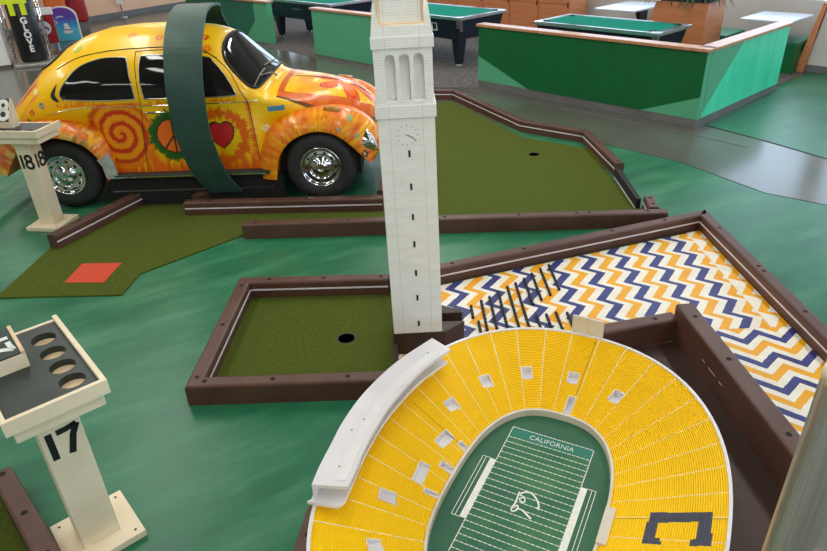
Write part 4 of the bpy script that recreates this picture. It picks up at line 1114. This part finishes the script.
# glass and trim laid on the body surface
def outline(p, n=14): return bez(p+[p[0]], n)[:-1]
def patch(name, pts, surf, off, mat, par, rings=14):
    c = np.mean(np.array(pts), 0); n = len(pts); V = []; 
    for r_ in range(rings+1):
        k_ = r_/rings
        for p in pts: V.append(surf(c[0]+(p[0]-c[0])*k_, c[1]+(p[1]-c[1])*k_, off))
    mb = MB(); mb.add(V, [(r_*n+i, r_*n+(i+1)%n, (r_+1)*n+(i+1)%n, (r_+1)*n+i) for r_ in range(rings) for i in range(n)])
    return mb.build(name, mat, par, smooth=True)
def s_side(sgn):
    def f(x, z, off):
        y = float(yside(x, z)); e_ = .01
        ny = 1.0; nz = (float(yside(x, z-e_))-float(yside(x, z+e_)))/(2*e_); L = math.hypot(ny, nz)
        return (x, sgn*(y+off/L*ny), z+off*nz/L)
    return f
def s_plan(x, y, off):
    e_ = .01; nx_ = -(float(ztop(x+e_,y))-float(ztop(x-e_,y)))/(2*e_); ny_ = -(float(ztop(x,y+e_))-float(ztop(x,y-e_)))/(2*e_)
    L = math.sqrt(nx_*nx_+ny_*ny_+1); return (x+off*nx_/L, y+off*ny_/L, float(ztop(x,y))+off/L)
def line_on(name, pts, surf, off, r_, mat, par=car):
    mb = MB(); mb.tube([surf(a, b, off) for a, b in pts], r_, 6); return mb.build(name, mat, par, smooth=True)
QW = outline([(-2.225,.975),(-1.9,.962),(-1.60,.965),(-1.572,.99),(-1.59,1.14),(-1.612,1.262),(-1.65,1.287),(-1.85,1.282),(-2.05,1.222),(-2.185,1.11),(-2.245,1.02)], 6)
DW = outline([(-1.49,.965),(-1.1,.962),(-.72,.962),(-.69,.985),(-.76,1.11),(-.86,1.225),(-.93,1.265),(-1.2,1.292),(-1.46,1.295),(-1.495,1.27),(-1.505,1.12)], 6)
DO = [(-1.60,.335),(-1.585,.5),(-1.565,.7),(-1.535,.90),(-1.535,1.1),(-1.54,1.305),(-1.50,1.33),(-1.2,1.33),(-.95,1.30),(-.87,1.265),(-.74,1.15),(-.64,.98),(-.60,.90),(-.575,.7),(-.56,.5),(-.555,.335)]
for sg in (-1,1):
    S = s_side(sg)
    patch('quarter_window', QW, S, .005, 'glass', car)
    line_on('window_gasket', QW+[QW[0]], S, .006, .004, 'alu')
    dw = patch('door_window', DW, S, .005, 'glass', car)
    line_on('window_gasket', DW+[DW[0]], S, .006, .004, 'alu')
    line_on('vent_window_bar', [(-.93,.965),(-.955,1.1),(-.985,1.27)], S, .008, .007, 'black')
    line_on('door_seam', bez(DO, 6), S, .0005, .0035, 'blackrough')
    line_on('belt_trim', [(x, .905 if x > -2.0 else .905-.10*((-2.0-x)/.5)**2) for x in np.linspace(-2.42,-.50,40)], S, .002, .0045, 'chrome')
    line_on('drip_rail', bez([(-2.28,1.20),(-2.2,1.24),(-2.05,1.295),(-1.8,1.335),(-1.5,1.35),(-1.2,1.347),(-.98,1.318),(-.84,1.25)], 8), S, .002, .0038, 'blackrough')
    line_on('door_handle', [(-1.50,.845),(-1.49,.85),(-1.33,.85),(-1.32,.845)], S, .018, .009, 'chrome')
    patch('vent_crescent', outline([(-2.265,1.10),(-2.325,1.03),(-2.33,.985),(-2.28,.955),(-2.262,.965),(-2.295,1.0),(-2.29,1.04)], 4), S, .004, 'blackrough', car, 4)
WS = outline([(-.475,.0),(-.482,.32),(-.51,.53),(-.585,.59),(-.73,.535),(-.795,.465),(-.822,.30),(-.83,.0),(-.822,-.30),(-.795,-.465),(-.73,-.535),(-.585,-.59),(-.51,-.53),(-.482,-.32)], 6)
ws = patch('windshield', WS, s_plan, .008, 'glass', car, 20)
line_on('windshield_gasket', WS+[WS[0]], s_plan, .008, .010, 'blackrough', ws)
RW = outline([(-2.30,.0),(-2.31,.28),(-2.36,.36),(-2.46,.36),(-2.53,.28),(-2.545,.0),(-2.53,-.28),(-2.46,-.36),(-2.36,-.36),(-2.31,-.28)], 6)
rw = patch('rear_window', RW, s_plan, .006, 'glass', car, 12)
line_on('rear_gasket', RW+[RW[0]], s_plan, .006, .009, 'blackrough', rw)
HD = bez([(-.36,-.545),(-.2,-.53),(0,-.49),(.2,-.42),(.4,-.335),(.53,-.21)], 8)
line_on('bonnet_seam', HD, s_plan, .001, .003, 'blackrough'); line_on('bonnet_seam', [(a,-b) for a,b in HD], s_plan, .001, .003, 'blackrough')
for y0 in (-.42, .06):
    mb = MB(); mb.tube([s_plan(-.43,y0+.30,.02), s_plan(-.48,y0+.25,.04), s_plan(-.535,y0+.02,.024)], [.009,.007,.005], 8); wp = mb.build('wiper', 'basegrey', car, smooth=True)
    mb = MB(); mb.tube([s_plan(-.545,y0-.16,.018), s_plan(-.535,y0+.05,.020), s_plan(-.53,y0+.26,.018)], .007, 6); mb.build('blade', 'basegrey', wp, smooth=True)
line_on('bonnet_trim', [(x, 0) for x in np.linspace(-.30,.45,16)], s_plan, .004, .005, 'chrome')
# bumpers
for name, xa, sg in (('front_bumper', .70, 1), ('rear_bumper', -3.28, -1)):
    mb = MB(); rings = []
    for y in np.linspace(-.74, .74, 30):
        x = xa-sg*.13*(abs(y)/.74)**3
        rings.append([(x+sg*a, y, b+(.0)) for a, b in ((0,.33),(.025,.345),(.018,.37),(.03,.395),(.018,.42),(0,.435),(-.008,.435),(-.008,.33))])
    mb.loft(rings); b_ = mb.build(name, 'chrome', car, smooth=True)
    for y in (-.33,.33):
        mb = MB(); mb.box(*sorted((xa-sg*.02, xa-sg*.30)), y-.02, y+.02, .36, .40); mb.build('bumper_bracket', 'blackrough', b_)
mb = MB(); mb.box(-2.9, .35, -.47, .47, .16, .33); mb.build('underbody', 'blackrough', car)

for ch in car.children:                       # the body rides a little higher on its wheels
    if not ch.name.startswith(('wheel','dark_skirt')): ch.location.z += .012; ch.scale.x = .98

# ------------------------------------------------------------------ games area behind
def half_wall(p0, p1, h, label, faces, cap=True, w=.12, body='midgreen', base='basegrey', side=1, capmat='capwood', bh=.10):
    """low partition; p0-p1 is the base line of its visible face; faces: painted fields on that face as (u0..,z..) polygons"""
    p0, p1 = V2(p0), V2(p1); d = p1-p0; L = d.length; a = math.atan2(d.y, d.x)
    t = thing('half_wall', label, 'partition wall', (p0.x,p0.y,.0), a)
    y0, y1 = (0, w) if side > 0 else (-w, 0)
    mb = MB(); mb.box(0, L, y0, y1, bh, h-.035); mb.build('panel', body, t)
    mb = MB(); mb.box(.0, L, y0+.004, y1-.004, .002, bh); mb.build('baseboard', base, t)
    yf = y0 if side > 0 else y1; s_ = -1 if side > 0 else 1
    for nm, mat, poly in faces:
        T = Matrix.Translation((0, yf, 0)) @ Matrix.Rotation(PI/2, 4, 'X')
        mb = MB(); mb.prism(poly, min(0,-s_*.003), max(0,-s_*.003), T=T); mb.build(nm, mat, t)
    if cap:
        mb = MB(); mb.box(-.03, L+.03, y0-.03, y1+.03, h-.035, h); mb.build('cap', capmat, t, bevel=.004)
    return t
# right partition: long deep green face and sunlit turquoise face
half_wall((1.07,9.79), (3.32,7.335), .885, 'long deep green half wall with a wooden cap, pale triangle at its left end', [('dark_field', 'greenwall', [(0,.45),(0,.85),(3.33,.85),(3.33,.36),(2.62,.10),(.92,.10)])], body='midgreen')
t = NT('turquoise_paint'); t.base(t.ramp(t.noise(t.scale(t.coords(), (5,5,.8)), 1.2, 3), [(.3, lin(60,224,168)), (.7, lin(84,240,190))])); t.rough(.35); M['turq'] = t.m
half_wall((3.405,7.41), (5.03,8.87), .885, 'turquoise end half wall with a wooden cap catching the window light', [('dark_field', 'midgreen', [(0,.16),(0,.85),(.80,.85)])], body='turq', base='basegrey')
# middle partition left of the tower
half_wall((-1.69,12.86), (-.02,11.03), .84, 'mid green half wall with a wooden cap just left of the tower top', [], body='midgreen', bh=.02)
# left partitions behind the car
half_wall((-5.05,16.47), (-2.75,14.19), .84, 'dark green half wall behind the loop, light green at its right end', [('dark_field', 'teal', [(0,.10),(0,.80),(2.75,.80),(2.75,.45),(2.35,.10)])], body='midgreen', bh=.02)
half_wall((-5.2,19.63), (-3.15,17.73), .84, 'light green half wall furthest back on the left', [], body='midgreen')
def pool_table(ox, oy, a, L, W_, label, zt=.80):
    """ox,oy: world position of the corner nearest the camera; a: heading of the long side"""
    t = thing('pool_table', label, 'pool table', (ox,oy,0), a)
    mb = MB(); mb.loft([[(x0,y0,z),(x1,y0,z),(x1,y1,z),(x0,y1,z)] for x0,x1,y0,y1,z in ((.09,L-.09,.09,W_-.09,.44),(.03,L-.03,.03,W_-.03,zt-.05))]); mb.build('cabinet', 'poolblack', t)
    e_ = .12
    mb = MB()
    for x0,x1,y0,y1 in ((0,L,0,e_),(0,L,W_-e_,W_),(0,e_,e_,W_-e_),(L-e_,L,e_,W_-e_)): mb.box(x0,x1,y0,y1,zt-.05,zt)
    mb.build('rails', 'poolblack', t, bevel=.006)
    mb = MB()
    for x0,x1,y0,y1 in ((0,L,-.004,.02),(0,L,W_-.02,W_+.004),(-.004,.02,0,W_),(L-.02,L+.004,0,W_)): mb.box(x0,x1,y0,y1,zt-.045,zt+.003)
    mb.build('rail_trim', 'alu', t)
    mb = MB(); mb.box(e_-.045, L-e_+.045, e_-.045, W_-e_+.045, zt-.045, zt+.001); mb.build('cushions', 'felt', t)
    mb = MB(); mb.box(e_, L-e_, e_, W_-e_, zt-.04, zt+.0016); mb.build('playing_cloth', noisy('teal_cloth', lin(0,126,104), lin(4,138,112), 30, .95, spec=.1), t)
    for x in (.0, L):
        for y in (.0, W_):
            mb = MB(); cx = min(max(x,.06),L-.06); cy = min(max(y,.06),W_-.06); mb.box(cx-.07,cx+.07,cy-.07,cy+.07,zt-.052,zt+.006); mb.build('corner_casting', 'alu', t, bevel=.01)
            mb = MB(); px_ = min(max(x,.13),L-.13); py_ = min(max(y,.13),W_-.13); mb.lathe([(0,0),(.055,0),(.055,-.02)], 20, T=Matrix.Translation((px_,py_,zt+.0085))); mb.build('pocket', 'hole', t)
            lx = min(max(x,.20),L-.20); ly = min(max(y,.20),W_-.20)
            mb = MB(); mb.loft([[(lx+a_*q, ly+b_*q, z) for a_, b_ in ((-1,-1),(1,-1),(1,1),(-1,1))] for q, z in ((.05,.04),(.075,.3),(.09,.52))]); lg = mb.build('leg', 'poolblack', t)
            mb = MB(); mb.lathe([(.045,.002),(.045,.02),(.03,.045)], 16, T=Matrix.Translation((lx,ly,0))); mb.build('foot', 'alu', lg)
    for x in (.05,):
        mb = MB(); mb.loft([[(-.002+dx_,-.002+dy_,zt-.05),(.07+dx_,-.002+dy_,zt-.05),(-.002+dx_,.07+dy_,zt-.05)] if k else [(.11,.09,.5),(.18,.09,.5),(.11,.16,.5)] for k, (dx_, dy_) in enumerate(((0,0),(0,0)))]); mb.build('corner_metal', 'alu', t)
    return t
# grid directions: e1 (42.5 deg) and e2 (-47.5 deg)
A1_ = R(132.5)          # long side runs back-left
p = pool_table(.90, 11.05, R(42.5), 1.15, 2.1, 'middle pool table with black sides and teal cloth, right of the tower top')
mb = MB()
T = Matrix.Translation((0,.62,.62)) @ Matrix.Rotation(-PI/2, 4, 'Z') @ Matrix.Rotation(PI/2, 4, 'X')
mb.ribbon([(-.055,-.055),(.055,-.055),(.055,.055),(-.055,.055),(-.055,-.055)], .012, -.11, .004, T=Matrix.Translation((.045,0,0)) @ T); mb.build('coin_plate', 'whiteline', p)
p = pool_table(-1.42, 13.55, R(42.5), 1.15, 2.3, 'left pool table with silver trim behind the mid green half wall')
Cn = bez([(-.16,.0),(-.08,.03),(0,-.01),(.08,.03),(.16,0)], 6)
mb = MB(); mb.ribbon(Cn, .012, -.09, .003, T=Matrix.Translation((.04,1.2,.62)) @ Matrix.Rotation(-PI/2, 4, 'Z') @ Matrix.Rotation(PI/2, 4, 'X')); mb.build('side_script', 'alu', p)
pool_table(3.33, 8.93, R(42.5), .92, 2.0, 'right pool table with teal cloth directly behind the long green half wall')
# cabinets along the wall
cab_d = .6; cab_h = .92
for i in range(6):
    b0 = -7.55-.72*i; 
    pts = gr(11.2, b0)
    t = thing('wall_cabinet', 'orange wood cabinet, '+['rightmost of the row beside the white wall','second from the right of the row','third from the right of the row','fourth from the right of the row, above the middle pool table','fifth from the right of the row, above the middle pool table','leftmost of the row behind the tower top'][i], 'cabinet', (pts[0],pts[1],0), R(42.5), 'orange cabinets behind the pool tables')
    mb = MB(); mb.box(0, .55, 0, .715, .03, cab_h); mb.build('body', 'orangewood', t)
    mb = MB(); mb.box(-.018, 0, .006, .709, .06, cab_h-.25); dr = mb.build('door', 'orangewood', t)
    mb = MB(); mb.box(-.03, -.018, .03, .045, .62, .72); mb.build('handle', 'black', dr)
    mb = MB(); mb.box(-.018, 0, .006, .709, cab_h-.24, cab_h-.006); dr = mb.build('drawer', 'orangewood', t)
# booth tables with window light on their tops
def booth_table(ox, oy, L, W_, label):
    t = thing('booth_table', label, 'table', (ox,oy,0), R(42.5))
    mb = MB(); mb.box(0, L, -W_, 0, .715, .75); mb.build('table_top', 'bluegrey', t, bevel=.008)
    mb = MB(); mb.loft([[(x0,-W_*.5-.04,z),(x1,-W_*.5-.04,z),(x1,-W_*.5+.04,z),(x0,-W_*.5+.04,z)] for x0,x1,z in ((L-.12,L-.03,.3),(L-.40,L-.03,.715))]); mb.build('bracket', 'charcoal', t)
    mb = MB(); mb.box(L-.12, L-.03, -W_*.5-.05, -W_*.5+.05, .002, .3); mb.build('leg', 'charcoal', t)
    return t
booth_table(5.03, 10.27, .90, .72, 'pale shiny table by the right windows, above the turquoise half wall')
booth_table(3.30, 11.99, 1.15, .74, 'pale shiny table against the far wall, left of the big planter')
def bench(o, sx, sy, label, h=.45):
    t = thing('booth_bench', label, 'bench', (o[0],o[1],0), R(42.5))
    mb = MB(); mb.box(0, sx, 0, sy, .002, h-.06); mb.build('base', 'greenwall', t)
    mb = MB(); mb.box(-.01, sx+.01, -.01, sy+.01, h-.06, h); mb.build('seat', 'seatgreen', t, bevel=.012)
bench((5.72,9.80), .62, .34, 'green box bench beside the orange divider')
bench((5.02,10.60), .70, .34, 'green bench between the planter and the pale table')
# divider with white side
t = thing('booth_divider', 'orange edged divider panel with a white side at the right edge', 'divider', (5.98,10.00,0), R(42.5))
mb = MB(); mb.box(.01, .14, -2.2, -.06, .10, .94); mb.v = [(x, y-(.12*(z-.1) if y > -1 else 0), z) for x, y, z in mb.v]
mb.build('white_panel', 'offwhite', t)
mb = MB(); mb.loft([[(x0,y0,z),(x1,y0,z),(x1,y1,z),(x0,y1,z)] for x0,x1,y0,y1,z in ((-.10,.15,-.06,.06,.002),(-.0,.15,-.14,-.09,.96))]); mb.build('orange_end', 'orangewood', t)
mb = MB(); mb.box(.0, .01, -2.2, -.07, .002, .10); mb.build('baseboard', 'basegrey', t)
# planter
pc = (4.40,9.99); 
t = thing('planter_box', 'large orange wooden planter box behind the right pool table', 'planter', (pc[0],pc[1],0), R(42.5))
mb = MB(); mb.loft([[(0,y1_,z),(0,0,z),(.60,0,z),(.60,y1_,z)] for y1_, z in ((1.10,.002),(.80,1.0))])
mb.build('box', 'orangewood', t)
mb = MB(); mb.box(.04, .56, .04, .76, .99, 1.012); mb.build('soil', 'soil', t)
def plant(x, y, z, n, label, seed):
    rn = random.Random(seed)
    c, s = math.cos(R(42.5)), math.sin(R(42.5))
    t = thing('leafy_plant', label, 'plant', (pc[0]+x*c-y*s, pc[1]+x*s+y*c, z), rn.random()*6, 'leafy plants in the orange planter')
    mb = MB()
    for k in range(n):
        a = 2*PI*k/n+rn.uniform(-.2,.2); L = rn.uniform(.2,.38); h_ = rn.uniform(.03,.24); w_ = rn.uniform(.018,.03)
        V = []
        for q in range(7):
            u = q/6; r_ = L*u; zz = .05*u+h_*math.sin(u*PI*.75)*1.3-.20*u*u*u; ww = w_*math.sin(PI*(.12+.86*u))
            px_, py_ = r_*math.cos(a), r_*math.sin(a); nx_, ny_ = -math.sin(a)*ww, math.cos(a)*ww
            V += [(px_+nx_,py_+ny_,zz),(px_,py_,zz-.006),(px_-nx_,py_-ny_,zz)]
        mb.add(V, [(3*q+a_,3*q+a_+1,3*q+a_+4,3*q+a_+3) for q in range(6) for a_ in (0,1)])
    mb.build('foliage', 'leaf', t, smooth=True)
    mb = MB(); mb.tube([(0,0,-.0),(0,0,.1)], .012, 6); mb.build('stem', 'leaf', t)
for i, (x, y) in enumerate(((.10,.10),(.12,.30),(.10,.52),(.12,.72),(.42,.15),(.42,.40),(.42,.66))):
    plant(x, y, 1.012, 16, 'dark green plant in the orange planter, '+['front right corner','second along the front edge','third along the front edge','front left end','back right','back middle','back left'][i], i)
# ---- far left: glove machine and companions
t = thing('glove_game', 'black punching game with a padded column reading GLOVE and yellow straps', 'arcade machine', (-7.14,13.15,0), R(24))
t2 = noisy('diamond_plate', lin(150,146,140), lin(196,192,184), 40, .35, metal=.6, bump=.5, bscale=60); M['plate'] = t2
mb = MB(); mb.box(-.34, .38, -.42, .42, .002, .06); mb.build('base_plate', 'plate', t, bevel=.01)
mb = MB(); mb.lathe([(.0,.07),(.22,.07),(.235,.1),(.235,1.12),(.21,1.16),(.0,1.16)], 36); col_ = mb.build('padded_column', 'black', t, smooth=True)
for i, ch in enumerate('GLOVE'):
    a_ = 0
    text_obj('glove_lettering', ch, .155, 'white', col_, Matrix.Translation((.02,-.240,.80-.125*i)) @ Matrix.Rotation(PI/2, 4, 'X'), extrude=.003, offset=.006)
neon = noisy('yellow_green_vinyl', lin(206,222,20), lin(222,236,50), 10, .5)
mb = MB(); mb.box(-.26, .16, -.262, -.236, 1.10, 1.24); mb.build('strap', neon, t)
for x in (-.12, .07): mb = MB(); mb.box(x-.045, x+.045, -.262, -.236, .90, 1.10); mb.build('strap', neon, t)
for x in (-.34, .29):
    mb = MB(); mb.tube([(x,-.25,.07),(x,-.25,1.45)], .02, 10); mb.tube([(x,.35,.07),(x,.35,1.45)], .02, 10)
    for k in range(11): mb.tube([(x,-.25,.12+.12*k),(x,.35,.12+.12*(k+1))], .008, 6)
    mb.build('chrome_frame', 'chrome', t, smooth=True)
mb = MB(); mb.box(-.36, .32, .1, .4, 1.3, 1.75); mb.build('head_box', 'black', t)
t = thing('white_cabinet', 'plain white cabinet side at the top left edge', 'cabinet', (-7.72,12.72,0), R(24))
mb = MB(); mb.box(-.8, .30, -.05, .40, .05, 1.8); mb.build('body', 'white', t, bevel=.01)
mb = MB(); mb.box(-.78, .28, -.02, .38, .002, .05); mb.build('plinth', 'basegrey', t)
t = thing('red_standee', 'dark red display panel with a round pale picture', 'display panel', (-7.78,15.02,0), R(20))
rd = noisy('mottled_red_print', lin(120,16,24), lin(190,44,48), 22, .4); 
mb = MB(); mb.box(-.20, .24, -.03, .07, .08, .66); mb.build('box', rd, t, bevel=.01)
mb = MB(); mb.box(-.22, .26, -.05, .09, .66, .80); mb.build('top', 'white', t, bevel=.01)
mb = MB(); mb.lathe([(0,.003),(.135,.003),(.14,0)], 30, T=Matrix.Translation((.02,-.031,.40)) @ Matrix.Rotation(PI/2,4,'X')); mb.build('round_picture', 'bluegrey', t)
mb = MB(); T = Matrix.Translation((.02,-.036,.40)) @ Matrix.Rotation(PI/2,4,'X'); mb.ribbon([(-.09,-.05),(-.04,.0),(0,-.04),(.04,.02),(.09,-.04)], .05, 0, .002, T=T); mb.build('picture_shapes', noisy('red_blue_print', lin(150,30,50), lin(40,40,110), 30, .4), t)
for x in (-.16,.2): 
    mb = MB(); mb.tube([(x,.02,.002),(x,.02,.08)], .02, 8); mb.build('foot', 'chrome', t)
t = thing('arched_kiddie_panel', 'arched blue and purple panel with a white dog figure', 'display panel', (-7.74,15.82,0), R(16))
n = 20; arch = [(-.30,.002),(.34,.002)]+[(.02+.32*math.cos(a), .52+.22*math.sin(a)) for a in np.linspace(0,PI,n)]
T = Matrix.Rotation(PI/2, 4, 'X')
mb = MB(); mb.prism(arch, -.07, 0, T=T); mb.build('white_body', 'white', t)
tm = NT('violet_to_cyan_print'); v_ = tm.sep(tm.coords()); tm.base(tm.ramp(tm.math('ADD', v_[2], tm.math('MULTIPLY', tm.noise(tm.coords(), 8), .12)), [(.30, lin(90,190,215)), (.42, lin(60,150,215)), (.55, lin(100,80,180)), (.72, lin(120,70,170))])); tm.rough(.3); M['violet'] = tm.m
mb = MB(); mb.prism([(x*.93+.0, .10+(y-.10)*.96) for x, y in arch], 0, .006, T=T); mb.build('print', 'violet', t)
mb = MB(); T2 = T @ Matrix.Translation((.08,.25,.006))
mb.lathe([(0,.004),(.06,.004),(.065,0)], 20, T=T2); mb.lathe([(0,.005),(.045,.005),(.05,0)], 20, T=T2 @ Matrix.Translation((-.01,.08,0))); mb.ribbon([(-.09,-.05),(0,-.08),(.10,-.05)], .04, 0, .003, T=T2); mb.build('dog_figure', 'white', t)
mb = MB(); mb.box(-.06,.07,0,.004,0,.02, T=T2 @ Matrix.Translation((0,-.02,.006)) @ Matrix.Rotation(-PI/2,4,'X')); mb.build('red_collar', rd, t)
mb = MB(); mb.ribbon([(-.10,.5),(-.02,.53),(.06,.52)], .03, .006, .009, T=T); mb.ribbon([(-.16,.40),(-.13,.46),(-.09,.40),(-.14,.37)], .025, .006, .009, T=T); mb.build('white_marks', 'bluegrey', t)
t = thing('orange_toy_car', 'orange and red ride-on toy behind the display panels', 'ride-on toy', (-8.32,17.35,0), R(22))
mb = MB(); mb.box(-.42,.06,-.2,.3,.25,1.15); mb.build('orange_body', noisy('orange_plastic', lin(226,110,50), lin(236,124,60), 4, .35), t, bevel=.06)
mb = MB(); mb.box(.08,.48,-.2,.3,.2,1.1); mb.build('red_body', rd, t, bevel=.08)
mb = MB(); mb.box(-.38,.44,-.15,.25,.002,.25); mb.build('base', 'basegrey', t)
t = thing('silver_stand', 'thin silver stand with printed card against the peach wall', 'stand', (-7.9,19.75,0), R(20))
mb = MB(); mb.lathe([(.12,.002),(.12,.015),(.02,.03),(.015,.9),(0,.9)], 16); mb.build('pole', 'alu', t, smooth=True)
mb = MB(); mb.box(-.09,.09,-.03,-.02,.35,1.1); mb.build('card', 'white', t)
mb = MB(); mb.box(-.06,.06,-.034,-.03,.5,.62); mb.box(-.05,.05,-.034,-.03,.8,.92); mb.build('card_print', 'basegrey', t)
mb = MB(); mb.ribbon([(4.55,6.8),(4.95,6.45)], .10, .0016, .004);  # thin dark strip laid flat on the green floor
tag(mb.build('floor_strip', 'charcoal'), 'thin dark strip on the green floor at the right edge', 'floor plate')
